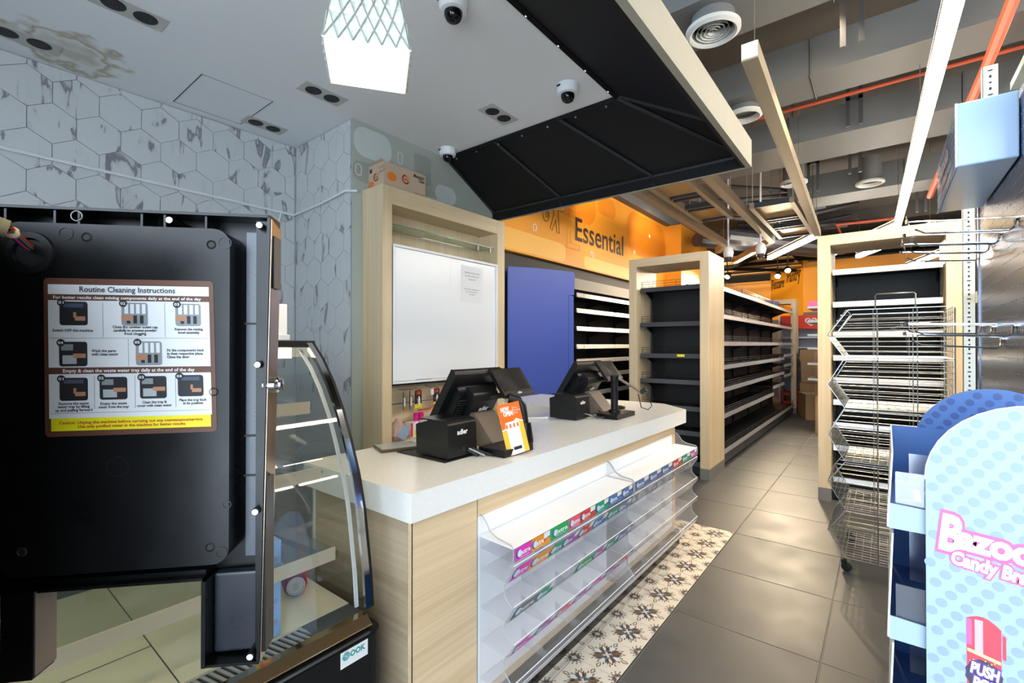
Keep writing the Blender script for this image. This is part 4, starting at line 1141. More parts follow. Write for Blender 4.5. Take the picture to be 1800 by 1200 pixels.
# carton on the cabinet
ctn = thing('cardboard_carton', 'brown cardboard cake carton with orange ovals, on top of the oak cabinet', 'box', (-2.28, 1.79, 2.20))
cx0, cx1, cy0, cy1, cz0, cz1 = -2.383, -2.235, 1.635, 1.945, 2.2008, 2.352
MB().box(cx0, cx1, cy0, cy1, cz0, cz1, M_CARDL).build('box', ctn, .002)
MB().prism([(cx1 + .002, cy0 + .004, cz1 + .0008), (cx0 + .06, cy0 + .004, cz1 + .0008), (cx0 + .06, cy0 - .014, cz1 + .002), (cx1 + .002, cy0 - .016, cz1 + .006)], (0, 0, .003), M_CARDL).build('flap', ctn)
cp = MB()
CMx = plane_M((cx1 + .0006, cy0, cz0), (0, 1, 0), (0, 0, 1)); CMy = plane_M((cx0, cy0 - .0006, cz0), (1, 0, 0), (0, 0, 1))
M_ORG = mat('carton_orange', (226, 122, 36), .6)
cp.poly([CMx @ Vector((.055 + .034 * math.cos(k * PI / 9), .074 + .026 * math.sin(k * PI / 9), 0)) for k in range(18)], M_ORG)
cp.poly([CMy @ Vector((.028 + .026 * math.cos(k * PI / 9), .03 + .024 * math.sin(k * PI / 9), 0)) for k in range(18)], M_ORG)
for MM_, cx, cy, s_ in ((CMx, .155, .085, 1), (CMy, .075, .072, .85)):
    arc = [(cx + .024 * s_ * math.cos(math.radians(a)), cy + .024 * s_ * math.sin(math.radians(a))) for a in range(100, 331, 23)]
    cp.tube([MM_ @ Vector((*p, .0005)) for p in arc], .0045 * s_, mat('carton_red', (150, 44, 30), .6), 4)
    arc = [(cx + .020 * s_ * math.cos(math.radians(a)), cy + .020 * s_ * math.sin(math.radians(a))) for a in range(-20, 100, 23)]
    cp.tube([MM_ @ Vector((*p, .0005)) for p in arc], .0045 * s_, M_ORG, 4)
    cp.text('cake', .014 * s_, MM_ @ Matrix.Translation((cx - .013 * s_, cy - .004, .001)), mat('carton_red', (150, 44, 30), .6), width=.026 * s_, bold=.03)
cp.text('Mountain', .028, CMx @ Matrix.Translation((.215, .118, .0006)), M_INK, width=.085, bold=.03)
cp.text('Cake', .028, CMx @ Matrix.Translation((.255, .096, .0006)), M_INK, width=.045, bold=.03)
cp.text('24 Pcs x 30 gm', .014, CMx @ Matrix.Translation((.225, .018, .0006)), M_INK, width=.075)
cp.text('\ufeda\ufef4\ufedb', .026, CMy @ Matrix.Translation((.105, .115, .0006)), M_INK)
cp.text('\ufede\ufe92\ufea0\ufedf\ufe8d', .026, CMy @ Matrix.Translation((.098, .092, .0006)), M_INK)
cp.box(.012, .035, .105, .127, 0, .0006, M_INK, CMy)
cp.box(.056, .075, .105, .15, 0, .0006, mat('clear_tape', (196, 190, 176), .2), CMy)
cp.build('print', ctn, fix=False)

# ================================================================== CAKE DISPLAY CASE
dc_ = thing('display_case', 'black curved glass cake display case with chrome edges, next to the counter end', 'display case', (-1.5, .3, 0))
DX, DY0, DY1 = -1.085, -.60, .802
ou = rrect(-1.95, DX, DY0, DY1, .045, 5)
MB().prism([(x, y, .03) for x, y in ou], (0, 0, .487), M_BLACKS).build('base', dc_)
MB().box(-1.9, DX - .05, DY0 + .04, DY1 - .04, .0005, .029, M_DARK).build('plinth', dc_)
M_CHG = mat('warm_chrome', (168, 148, 118), .10, 1.0)
MB().box(DX - .06, DX - .002, DY0 + .02, DY1 - .03, .5175, .530, M_BLACKS).build('ledge', dc_)
MB().prism([(DX - .055, DY0 + .02, .5305), (DX - .012, DY0 + .02, .5305), (DX - .004, DY0 + .02, .540), (DX - .030, DY0 + .02, .560), (DX - .055, DY0 + .02, .560)], (0, DY1 - DY0 - .06, 0), M_CHG).build('chrome_sill', dc_, .003)
MB().box(DX - .002, DX - .0005, DY0 + .05, DY1 - .05, .522, .528, M_CHROME).build('chrome_line', dc_)
# deck
MB().box(-1.93, DX - .150, DY0 + .01, DY1 - .02, .530, .540, M_DECKC).build('deck', dc_)
MB().box(-1.45, -1.447, DY0 + .02, .36, .5402, .5406, M_CASEIN).box(-1.92, -1.24, .36, .3625, .5402, .5406, M_CASEIN).build('deck_joint', dc_)
MB().box(DX - .150, DX - .055, DY0 + .02, DY1 - .02, .528, .533, M_DARK).build('vent_channel', dc_)
vg = MB()
for k in range(74):
    y = DY0 + .04 + k * .0165
    vg.prism([(DX - .145, y, .5335), (DX - .060, y + .02, .5335), (DX - .060, y + .028, .5335), (DX - .145, y + .008, .5335)], (0, 0, .004), M_VGREY)
vg.box(DX - .15, DX - .056, .64, DY1 - .02, .5335, .538, M_CASEIN)
vg.build('vent_grille', dc_, kind='stuff')
GP = [(-1.139, .560), (-1.148, .65), (-1.160, .72), (-1.180, .83), (-1.208, .924), (-1.250, 1.02), (-1.290, 1.10), (-1.344, 1.181), (-1.405, 1.25), (-1.471, 1.305)]
gl = MB(); n = len(GP)
gl.add([(x, y, z) for y in (DY0 + .01, DY1 - .03) for x, z in GP], [(i, i + 1, n + i + 1, n + i) for i in range(n - 1)], M_GLASSD)
gl.build('front_glass', dc_, smooth=True, fix=False)
eg = [(x - .004, DY1 - .012, z) for x, z in GP] + [(-1.93, DY1 - .012, 1.305), (-1.93, DY1 - .012, .56)]
MB().poly(eg, M_GLASSD).build('end_glass', dc_, fix=False)
eg2 = [(x - .004, DY0 + .012, z) for x, z in GP] + [(-1.93, DY0 + .012, 1.305), (-1.93, DY0 + .012, .56)]
MB().poly(eg2, M_GLASSD).build('end_glass', dc_, fix=False)


def strip(off0, off1, y0, y1, mt):
    """band that follows the curved glass profile, between two offsets measured inwards"""
    A = []; B = []
    for i, (x, z) in enumerate(GP):
        a = GP[max(0, i - 1)]; b = GP[min(n - 1, i + 1)]; t = Vector((b[0] - a[0], 0, b[1] - a[1])).normalized(); nn = Vector((-t.z, 0, t.x))
        p = Vector((x, 0, z)); A.append(p + nn * off0); B.append(p + nn * off1)
    vs = [];
    for y in (y0, y1): vs += [v + Vector((0, y, 0)) for v in A] + [v + Vector((0, y, 0)) for v in B]
    fs = []
    for i in range(n - 1):
        fs += [(i, i + 1, n + i + 1, n + i), (2 * n + i, 2 * n + i + 1, 3 * n + i + 1, 3 * n + i), (i, i + 1, 2 * n + i + 1, 2 * n + i), (n + i, n + i + 1, 3 * n + i + 1, 3 * n + i)]
    fs += [(0, n, 3 * n, 2 * n), (n - 1, 2 * n - 1, 4 * n - 1, 3 * n - 1)]
    return MB().add(vs, fs, mt)


strip(-.004, .012, DY1 - .012, DY1 - .002, M_BLACKS).build('end_frame', dc_)
strip(.012, .030, DY1 - .014, DY1 - .004, M_CHROME).build('end_frame', dc_, label='chrome inner band of the end frame')
strip(-.006, .002, DY1 - .030, DY1 - .012, M_CHROME).build('end_frame', dc_, label='polished outer band of the end frame')
strip(.030, .036, DY1 - .040, DY1 - .030, M_LOGO).build('edge_seal', dc_)
MB().box(-1.95, -1.462, DY0, DY1, 1.290, 1.312, M_BLACKS).build('top', dc_, .003)
MB().box(-1.93, -1.50, DY0 + .02, DY1 - .06, 1.255, 1.2895, M_TAPE).build('light_box', dc_)
MB().box(-1.935, -1.925, DY0 + .01, DY1 - .01, .541, 1.289, M_CASEIN).build('rear_panel', dc_)
for k in range(4):
    MB().box(-1.924, -1.918, DY0 + .05 + k * .36, DY0 + .36 + k * .36, .56, 1.25, M_GLASSD).build('rear_door', dc_)
M_SRAIL = mat('tan_reflection_rail', (222, 208, 180), .3, .45)  # steel rails, their warm tan reflection put into the colour
for z, xf in ((1.115, -1.315), (.935, -1.253), (.728, -1.178)):
    MB().box(-1.90, xf - .004, DY0 + .03, .715, z - .004, z + .004, M_GLASSD).build('glass_shelf', dc_)
    MB().box(xf - .004, xf, DY0 + .03, .705, z - .017, z + .018, M_SRAIL).build('shelf_rail', dc_)
    MB().tube([(xf - .02, .69, z - .01), (-1.90, .69, z - .07)], .010, M_CASEIN, 4).build('shelf_arm', dc_)
sk = MB().box(DX + .0003, DX + .0012, .664, .744, .472, .513, M_STICK)
SM = plane_M((DX + .0014, .664, .472), (0, 1, 0), (0, 0, 1)) @ Matrix.Scale(.6, 4); M_TEAL = mat('teal_ink', (44, 150, 150), .4)
sk.text('OOK', .034, SM @ Matrix.Translation((.045, .033, 0)), M_TEAL, width=.076, bold=.05)
for r_ in (.016, .011, .006): sk.tube([SM @ Vector((.026 + r_ * math.cos(k * PI / 9), .045 + r_ * math.sin(k * PI / 9), .0002)) for k in range(18)], .0012, M_TEAL, 4, closed=True)
sk.build('badge', dc_, fix=False)
# things in and on the case
can = thing('drink_can', 'dark red drink can lying on its side in the display case', 'can', (-1.40, .70, .574))
A_ = Vector((.60, .05, 0)).normalized(); A_ = Vector((0.80, -0.25, 0)).normalized()
cc = Vector((-1.385, .70, .574))
MB().lathe([(.027, -.118), (.033, -.108), (.033, -.010), (.029, -.002), (.0265, 0)], cc, M_MAROON, 26, A_, cap=False).build('body', can, smooth=True)
MB().lathe([(.0265, 0), (.026, .003), (.0235, .003), (.022, -.003), (0, -.003)], cc, M_RAILA, 26, A_, cap=False).build('lid', can, smooth=True)
MB().box(-.008, .008, -.012, .006, -.002, -.0005, M_STEEL, Matrix.Translation(cc) @ A_.to_track_quat('Z', 'Y').to_matrix().to_4x4()).build('pull_tab', can)
cbx = thing('candy_carton', 'pale blue dotted candy carton standing in the display case, partly hidden by the black door', 'box', (-1.31, .50, .541))
MB().box(-1.36, -1.235, .505, .585, .5412, .79, mat('candy_carton_blue', (140, 180, 228), .4)).build('carton', cbx, .002)
k_ = MB()
for a in range(2):
    for b in range(9): k_.disc((-1.2345, .515 + a * .036 + (b % 2) * .018, .555 + b * .027), .008, (1, 0, 0), M_PALED, 8)
for zz in (.62, .69):
    k_.disc((-1.2342, .545, zz), .022, (1, 0, 0), M_PINK, 10, .02)
    k_.text('fun', .03, plane_M((-1.2338, .525, zz - .008), (0, 1, 0.2), (0, -.2, 1)), M_YEL, bold=.04)
k_.build('print', cbx, fix=False)
wx = thing('white_carton', 'white paper carton standing on top of the display case', 'box', (-1.6, .66, 1.3125))
MB().box(-1.70, -1.535, .57, .745, 1.3127, 1.432, M_LOGO).build('carton', wx, .003); MB().box(-1.705, -1.528, .565, .750, 1.3127, 1.332, M_STICK).build('lid', wx, .002)

# ================================================================== COFFEE MACHINE WITH ITS DOOR SWUNG OPEN
E_ = Vector((.6731, .7395, 0)); NN = Vector((.7395, -.6731, 0)); H0 = Vector((-.9813, .0327, 0))
DM = Matrix(((E_.x, NN.x, 0, H0.x), (E_.y, NN.y, 0, H0.y), (0, 0, 1, 0), (0, 0, 0, 1)))   # door local: x along width, y toward the viewer, z up


def dv(s_, o_, z): return DM @ Vector((s_, o_, z))


cm = thing('coffee_machine', 'black coffee machine with its moulded door swung open, cleaning sticker inside', 'coffee machine', (-.80, -.25, .80))
MB().box(-1.02, -.62, -.60, -.03, .815, 1.49, M_BLACKM).build('body', cm, .01)
MB().box(-1.0, -.64, -.58, -.05, .7905, .815, M_DARK).build('feet', cm)
TH = .045   # door depth away from the viewer
out = [(.0, .955), (.300, .955), (.300, .828), (.3775, .826), (.3912, 1.4933), (0, 1.4936)]
# outer skin
MB().prism([dv(s_, -TH, z) for s_, z in out], NN * .004, M_BLACKM).build('outer_skin', cm)


def rim(pts, o0, o1, th, mt, name, closed=True):
    m_ = MB(); L = len(pts)
    for i in range(L if closed else L - 1):
        a = Vector(pts[i]); b = Vector(pts[(i + 1) % L]); d = (b - a).normalized(); nn = Vector((-d.y, d.x)) * th
        m_.prism([dv(a.x, o0, a.y), dv(b.x, o0, b.y), dv(b.x + nn.x, o0, b.y + nn.y), dv(a.x + nn.x, o0, a.y + nn.y)], NN * (o1 - o0), mt)
    return m_.build(name, cm)


rim(out, -TH + .004, 0, .004, M_BLACKM, 'rim')
# raised inner liner
ps_ = rrect(.058, .3425, .985, 1.466, .022, 5)
MB().prism([dv(a, -TH + .005, z) for a, z in ps_], NN * (TH + .012), M_BLACKM, M_BLACKM).build('inner_liner', cm, .007, seg=3)
# flat inner band with its lighter face, ribs
MB().box(.352, .372, -TH + .005, -.018, .98, 1.47, mat('grey_moulded_plastic', (74, 79, 88), .30, noise=.1, nscale=10), DM).build('edge_channel', cm)
MB().box(.37, .385, -TH + .005, -.006, .84, 1.485, M_BLACKM, DM).build('edge_channel', cm)
for z in (1.33, 1.16, 1.10): MB().box(.350, .386, -.02, -.0165, z, z + .003, M_DARK, DM).build('rib', cm)
for s_ in (.045, .105, .135, .215, .245, .30): MB().box(s_, s_ + .003, -TH + .005, -.004, 1.468, 1.489, M_BLACKM, DM).build('rib', cm)
for s_ in (.06, .13, .20, .27): MB().prism([dv(s_, -.03, .958), dv(s_ + .02, -.005, .985), dv(s_ + .024, -.005, .985), dv(s_ + .004, -.03, .958)], NN * .003, M_BLACKM).build('rib', cm)
MB().box(.0, .30, -TH + .005, -.012, .959, .966, M_BLACKM, DM).build('lower_lip', cm)
MB().box(.306, .372, -TH + .005, -.022, .835, .955, mat('grey_moulded_plastic2', (42, 46, 54), .32, noise=.12, nscale=14), DM).build('corner_pocket', cm, .004)
MB().box(.3005, .306, -TH + .005, .004, .830, .955, M_BLACKM, DM).build('pocket_wall', cm)
MB().box(.05, .088, -.035, .004, .838, .958, M_BLACKM, DM).build('left_leg', cm)
MB().box(.0885, .0905, -.035, .002, .842, .958, mat('grey_leg_face', (118, 110, 104), .4, noise=.1, nscale=12), DM).build('left_leg', cm, label='grey side face of the left leg')
mposts = [(.258, 1.4785), (.3785, 1.476), (.3765, 1.270), (.374, 1.0535), (.3675, .842)]
for s_, z in mposts:
    MB().lathe([(.0055, -.035), (.0055, .006), (.0048, .007), (0, .007)], dv(s_, 0, z), M_BLACKM, 14, NN).build('screw_post', cm)
    MB().lathe([(0, .0075), (.0045, .0075)], dv(s_, 0, z), M_LOGO, 14, NN, cap=False).build('screw', cm, fix=False)
MB().tube([dv(.139 + .007 * math.cos(k * PI / 8), .004, 1.480 + .007 * math.sin(k * PI / 8)) for k in range(16)], .0008, M_VGREY, 4, closed=True).build('open_boss', cm)
LF = -TH + .005 + TH + .012   # liner front offset
for s_, z in ((.16, 1.448), (.318, 1.443), (.085, 1.02), (.318, 1.010), (.322, 1.232)):
    MB().lathe([(.0, .0003), (.0042, .0003), (.0050, .0016), (.0066, .0003)], dv(s_, LF, z), M_DARK, 14, NN, cap=False).build('screw_recess', cm)
for s_, z, r_ in ((.135, 1.452, .009), (.336, 1.446, .009), (.20, 1.13, .014), (.333, 1.002, .008), (.34, 1.07, .006)):
    MB().lathe([(r_, .0003), (r_, .0008), (r_ - .0009, .0008), (r_ - .0009, .0003)], dv(s_, LF, z), M_BLACKP, 16, NN, cap=False).build('mould_mark', cm)
# wiring grommet and loom
gc = dv(.094, LF, 1.424)
MB().lathe([(.029, .0003), (.028, .004), (.020, .005), (.018, .0005)], gc, M_BLACKS, 26, NN, cap=False).lathe([(0, .0006), (.0185, .0006)], gc, M_DARK, 26, NN, cap=False).build('grommet', cm, smooth=True, fix=False)
lm = [Vector(p) for p in ((-.922, .098, 1.429), (-.897, .084, 1.433), (-.873, .071, 1.442), (-.864, .066, 1.445), (-.864, .040, 1.453), (-.864, -.011, 1.471))]
for k, (c_, r_) in enumerate(((M_TXT, .0036), (M_RED, .002), (mat('green_lead', (40, 120, 110), .5), .0018), (mat('magenta_lead', (206, 60, 130), .5), .0018), (mat('blue_lead', (40, 50, 130), .5), .002), (M_VGREY, .0016))):
    o = Vector((0, 0, .0035)) * math.cos(k * 1.05) + E_ * .0045 * math.sin(k * 1.05)
    MB().tube([p + o for p in lm[:4]], r_, c_, 6).build('lead', cm, smooth=True)
MB().tube([lm[2] + (lm[1] - lm[2]) * .12, lm[2] + (lm[3] - lm[2]) * .3, lm[3] + (lm[2] - lm[3]) * .3], [.0055, .008, .006], mat('cream_wrap', (226, 206, 170), .5), 10).build('wrap', cm, smooth=True)
MB().tube([lm[3], lm[3] + (lm[4] - lm[3]) * .03, lm[4], lm[5]], [.009, .0115, .012, .012], mat('olive_sleeve', (150, 140, 104), .45), 12).build('sleeve', cm, smooth=True)
# lock and outer side film
MB().lathe([(.012, -.02), (.012, 0.004), (.009, .006), (.009, .010), (0, .011)], dv(.392, -.022, 1.238), M_CHROME, 20, E_).build('lock', cm, smooth=True)
MB().lathe([(.008, -.006), (.008, .010)], dv(.386, -.01, 1.238), M_CHROME, 16, E_).build('lock_nut', cm, smooth=True)
MB().prism([dv(.3915, -.003, 1.488), dv(.3915, -TH, 1.480), dv(.3785, -TH, .832), dv(.378, -.003, .828)], E_ * .0012, mat('brown_chrome_film', (176, 160, 142), .22, .85)).build('side_strip', cm)
MB().box(.3925, .3945, -.040, -.010, 1.385, 1.465, M_CHARC, DM).build('hinge_cover', cm, .001)
# cleaning sticker
q0, q1, q2, q3 = (.1088, 1.3907), (.3208, 1.3905), (.3268, 1.1752), (.1120, 1.1738)   # corners on the liner face
SO = LF + .0006
SU = Vector((q1[0] - q0[0], 0, q1[1] - q0[1])); 
stk = tag(bpy.data.objects.new('instruction_sticker', None), 'brown bordered Routine Cleaning Instructions sticker inside the black machine door', 'sticker'); COL.objects.link(stk); stk.location = dv(.11, SO, 1.17)


def sp(u, v, o=0.0):
    a = Vector(q0).lerp(Vector(q1), u); b = Vector(q3).lerp(Vector(q2), u); p = a.lerp(b, v)
    return dv(p.x, SO + o, p.y)


SW, SH = .2125, .2155


class SB(MB):
    def rect(s, u0, u1, v0, v1, mt, o, r=0.0):
        if r: s.poly([sp(u, v, o) for u, v in [(u0 + p[0], v0 + p[1]) for p in [(a, b) for a, b in rrect(0, u1 - u0, 0, v1 - v0, r, 3)]]], mt)
        else: s.poly([sp(u0, v0, o), sp(u1, v0, o), sp(u1, v1, o), sp(u0, v1, o)], mt)

    def line(s, body, uc, v, hgt, wid, mt, o=.0011, bold=.02, align='c'):
        vs, fs = text_mesh(body, 2, bold); w = max(p.x for p in vs)
        u0 = uc - wid / 2 if align == 'c' else uc
        s.add([sp(u0 + p.x / w * wid, v - p.y * hgt, o) for p in vs], fs, mt)


b = SB(); b.rect(0, 1, 0, 1, M_BROWN, 0, .025); b.build('backing', stk, fix=False)
b = SB(); b.rect(.025, .972, .040, .885, M_STICK, .0004); b.rect(.035, .965, .885, .965, M_YEL, .0004)
b.rect(.025, .972, .102, .140, M_BROWN, .0007); b.rect(.025, .972, .565, .606, M_BROWN, .0007)
for (u, v0, v1) in ((.335, .15, .375), (.70, .15, .375), (.48, .385, .56), (.28, .62, .83), (.515, .62, .83), (.755, .62, .83)): b.rect(u, u + .0035, v0, v1, M_VGREY, .0007)
for v in (.378, .852): b.rect(.03, .965, v, v + .003, M_VGREY, .0007)
b.build('paper', stk, fix=False)
for k, (u, v, w, h, kind) in enumerate(((.090, .148, .16, .150, 0), (.445, .150, .155, .150, 1), (.765, .152, .155, .148, 1), (.085, .402, .16, .156, 2), (.525, .400, .155, .155, 1), (.085, .630, .16, .145, 0), (.312, .628, .16, .145, 2), (.545, .626, .158, .145, 2), (.77, .622, .155, .14, 0))):
    ph_ = SB(); ph_.rect(u, u + w, v, v + h, M_PHOTOD if kind != 1 else M_PHOTOG, .0007, .016)
    if kind == 0:
        ph_.rect(u + w * .15, u + w * .85, v + h * .08, v + h * .25, mat('photo_slate', (76, 84, 104), .5), .0009)
        ph_.rect(u + w * .55, u + w * .92, v + h * .62, v + h * .80, M_SKIN, .0011)
        ph_.rect(u + w * .50, u + w * .60, v + h * .45, v + h * .68, M_SKIN, .0013)
    elif kind == 1:
        for q in range(4): ph_.rect(u + w * (.12 + .22 * q), u + w * (.26 + .22 * q), v + h * .06, v + h * .48, M_STICK, .0009)
        for q in range(3): ph_.rect(u + w * (.2 + .25 * q), u + w * (.34 + .25 * q), v + h * .55, v + h * .9, M_PHOTOD, .0009)
        ph_.rect(u, u + w * .42, v + h * .55, v + h * .78, M_SKIN, .0011)
    else:
        ph_.rect(u + w * .08, u + w * .5, v + h * .1, v + h * .35, M_PHOTOG, .0009)
        ph_.rect(u + w * .12, u + w * .62, v + h * .55, v + h * .9, mat('photo_silver', (176, 182, 184), .5), .0009)
        ph_.rect(u + w * .5, u + w * .95, v + h * .48, v + h * .66, M_SKIN, .0011)
    ph_.poly([sp(u + .012 + .024 * math.cos(a * PI / 8), v + .006 + .0235 * math.sin(a * PI / 8), .0014) for a in range(16)], M_TXT)
    ph_.line(('01', '02', '03', '04', '05', '01', '02', '03', '04')[k], u + .012, v + .014, .024, .030, M_LOGO, .0017)
    ph_.build('picture', stk, fix=False)
def print_line(*a, **k):
    m_ = SB(); m_.line(*a, **k); m_.build('lettering', stk, fix=False)


print_line('Routine Cleaning Instructions', .485, .085, .050, .565, M_TXT, bold=.012)
print_line('For better results clean mixing components daily at the end of the day', .49, .130, .026, .87, M_LOGO)
print_line('Empty & clean the waste water tray daily at the end of the day', .49, .596, .030, .77, M_LOGO)
for s_, u, v, w in (('Switch OFF the machine', .165, .338, .23), ('Close the canister outlet cap', .525, .315, .265), ('carefully to prevent powder', .525, .337, .255), ('from clogging', .525, .358, .13),
                    ('Remove the mixing', .845, .328, .17), ('bowl assembly', .845, .350, .13), ('Remove the waste', .165, .800, .17), ('water tray by lifting', .165, .820, .18), ('up and pulling forward', .165, .842, .21),
                    ('Empty the waste', .392, .805, .155), ('water from the tray', .392, .827, .175), ('Clean the tray &', .63, .802, .145), ('cover with clean water', .63, .824, .205), ('Place the tray back', .86, .793, .165), ('in its position', .86, .814, .12)):
    print_line(s_, u, v, .024, w, M_TXT)
for s_, u, v, w in (('Wash the parts', .27, .468, .14), ('with clean water', .27, .490, .155), ('Fit the components back', .71, .466, .225), ('in their respective place.', .71, .488, .22), ('Close the door', .71, .510, .135)):
    print_line(s_, u, v, .024, w, M_TXT, align='l')
print_line('Caution: Unplug the machine before carrying out any maintenance/service.', .5, .922, .026, .84, M_TXTR)
print_line('Use only purified water in the machine for better results.', .5, .948, .026, .63, M_TXTR)
# machine stands on a table left of the frame
tb_ = thing('machine_table', 'dark side table under the coffee machine', 'table', (-.8, -.3, 0))
MB().box(-1.05, -.58, -.68, -.02, .75, .79, M_BLACKS).build('tabletop', tb_)
for x, y in ((-1.03, -.66), (-.62, -.66), (-1.03, -.06), (-.62, -.06)): MB().box(x, x + .04, y, y + .04, .0005, .75, M_BLACKS).build('leg', tb_)

# ================================================================== SHELVING
SHELF = {}


def shelf_meshes(L, dep, steel, fence):
    """one shelf section: local x to the front edge (0), y along, z up from the underside"""
    k = (L, dep, steel, fence)
    if k in SHELF: return SHELF[k]
    a = MB().box(-dep, -.004, .002, L - .002, .012, .030, M_BLACKS)
    for y in (.01, L - .014): a.prism([(-dep, y, .012), (-dep + .22, y, .012), (-dep, y, -.075)], (0, .004, 0), M_BLACKS)
    o1 = a.build('shelf', local=True); me1 = o1.data; bpy.data.objects.remove(o1)
    r = MB().prism([(-.006, .003, .0), (.010, .003, -.008), (.013, .003, -.004), (.004, .003, .040), (0, .003, .040)], (0, L - .006, 0), M_RAILA if steel else M_CHARC)
    o2 = r.build('price_rail', local=True); me2 = o2.data; bpy.data.objects.remove(o2)
    me3 = None
    if fence:
        w = MB()
        for z in (.052, .078, .102): w.tube([(-.012, .012, z), (-.012, L - .012, z)], .0021, M_WIREB, 4)
        nv = max(3, int(L / .11))
        for q in range(nv + 1):
            y = .012 + (L - .024) * q / nv; w.tube([(-.012, y, .03), (-.012, y, .102)], .0017 if 0 < q < nv else .003, M_WIREB, 4)
        o3 = w.build('wire_fence', local=True); me3 = o3.data; bpy.data.objects.remove(o3)
    SHELF[k] = (me1, me2, me3); return SHELF[k]


def add_shelf(root, p, rz, L, dep, steel=True, fence=True):
    a, b, c = shelf_meshes(round(L, 3), dep, steel, fence)
    s_ = bpy.data.objects.new('shelf', a); COL.objects.link(s_); s_.parent = root
    s_.location = world_of(root).inverted() @ Vector(p); s_.rotation_euler = (0, 0, rz)
    for nme, m_ in (('price_rail', b), ('wire_fence', c)):
        if m_:
            o = bpy.data.objects.new(nme, m_); COL.objects.link(o); o.parent = s_
    return s_


# ---- island shelving 1 (left of the aisle)
g1 = thing('island_shelving', 'long black island shelving with empty shelves, left of the aisle, in pale oak end frames', 'shelving', (-1.71, 7.4, 0))


def end_frame(root, x0, x1, y0, y1, zt, pw=.085):
    for a, b in ((x0, x0 + pw), (x1 - pw, x1)):
        MB().box(a, b, y0, y1, .105, zt, M_WOODV).build('end_post', root, .002)
        MB().box(a - .001, b + .001, y0 - .001, y1, .0005, .104, mat('grey_kick', (120, 118, 114), .5)).build('kick_plate', root)
    MB().box(x0 + pw, x1 - pw, y0, y1, zt - .085, zt, M_WOODX).build('end_beam', root, .002)


end_frame(g1, -2.115, -1.302, 4.66, 5.20, 2.195)
# end cap facing the counter
MB().box(-2.02, -1.39, 5.06, 5.08, .02, 1.93, M_BLACKS).build('back_panel', g1)
for z in (.5, .9, 1.3, 1.68): MB().box(-2.02, -1.39, 5.056, 5.06, z, z + .004, M_DARK).build('panel_joint', g1)
for x in (-2.024, -1.392): MB().box(x - .012, x + .012, 5.03, 5.08, .02, 1.93, M_CHARC).build('slotted_post', g1)
for z in (1.855, 1.49, 1.166, .905, .643, .40): add_shelf(g1, (-2.02, 4.74, z), -PI / 2, .62, .30, False, z > .6)
MB().box(-2.02, -1.40, 4.76, 5.05, .02, .10, M_DARK).build('base_plinth', g1); add_shelf(g1, (-2.02, 4.72, .11), -PI / 2, .62, .33, False, False)
# aisle side, five bays
Y0 = 5.215; BL = .985
MB().box(-1.74, -1.70, Y0, Y0 + 5 * BL, .05, 1.95, mat('dark_brown_backboard', (58, 52, 48), .5)).build('back_panel', g1)
for k in range(5):
    MB().box(-1.698, -1.696, Y0 + k * BL + .004, Y0 + (k + 1) * BL - .004, .2, 1.93, mat('dark_brown_backboard', (58, 52, 48), .5)).build('back_panel', g1)
    MB().box(-1.74, -1.33, Y0 + k * BL + .002, Y0 + (k + 1) * BL - .002, .035, .125, M_CHARC if k % 2 else mat('plinth_dark', (48, 46, 45), .35)).build('base_plinth', g1)
for k in range(6): MB().box(-1.70, -1.672, Y0 + k * BL - .012, Y0 + k * BL + .012, .05, 1.96, M_BLACKS).build('slotted_post', g1)
for z in (1.873, 1.578, 1.29, 1.04, .80, .52):
    for k in range(5):
        dz = -.0
        if z == .52 and k >= 3: dz = .10 + .12 * (k - 3)
        if z == .80 and k == 4: dz = .12
        if z == 1.04 and k == 4: dz = .05
        add_shelf(g1, (-1.335, Y0 + k * BL, z + dz), 0, BL, .36, True, z + dz < 1.8 and not (k == 4 and z < 1.1) or z > 1.8)
for k in range(5): add_shelf(g1, (-1.318, Y0 + k * BL, .155), 0, BL, .38, True, k < 5)
MB().box(-2.10, -1.745, Y0, Y0 + 5 * BL, .03, 1.2, M_BLACKS).build('rear_bay', g1)
end_frame(g1, -2.115, -1.278, 10.15, 10.45, 2.15)
yt = MB().box(-1.63, -1.555, 4.727, 4.7275, 1.175, 1.20, M_YEL); yt.build('price_ticket', g1)
bb = MB().box(-1.62, -1.40, 8.6, 9.15, 1.905, 2.02, mat('dark_blue_pack', (40, 62, 120), .4)).build('pack'); tag(bb, 'dark blue pack left on the top shelf of the island shelving', 'packet')

# ---- island shelving 2 (right of the aisle)
g2 = thing('end_shelving', 'black end shelving with steel rails in a pale oak frame, behind the basket stand', 'shelving', (0, 4.9, 0))
end_frame(g2, -.432, .452, 4.665, 5.17, 2.205, .09)
MB().box(-.34, .36, 5.13, 5.15, .02, 1.95, M_BLACKS).build('back_panel', g2)
for x in (-.345, .365): MB().box(x - .012, x + .012, 5.08, 5.14, .02, 1.95, M_BLACKS).build('slotted_post', g2)
sl = MB()
for x in (-.345, .365):
    for k in range(40): sl.box(x - .004, x + .004, 5.078, 5.081, .12 + k * .045, .15 + k * .045, M_RAILA)
sl.build('post_slot', g2, kind='stuff')
for z in (1.885, 1.615, 1.365, 1.17, .985, .80, .61, .42): add_shelf(g2, (-.335, 4.76, z), -PI / 2, .69, .36, True, False)
MB().box(-.335, .355, 4.74, 5.12, .02, .16, M_BLACKS).build('base_plinth', g2); add_shelf(g2, (-.335, 4.72, .165), -PI / 2, .69, .4, True, False)

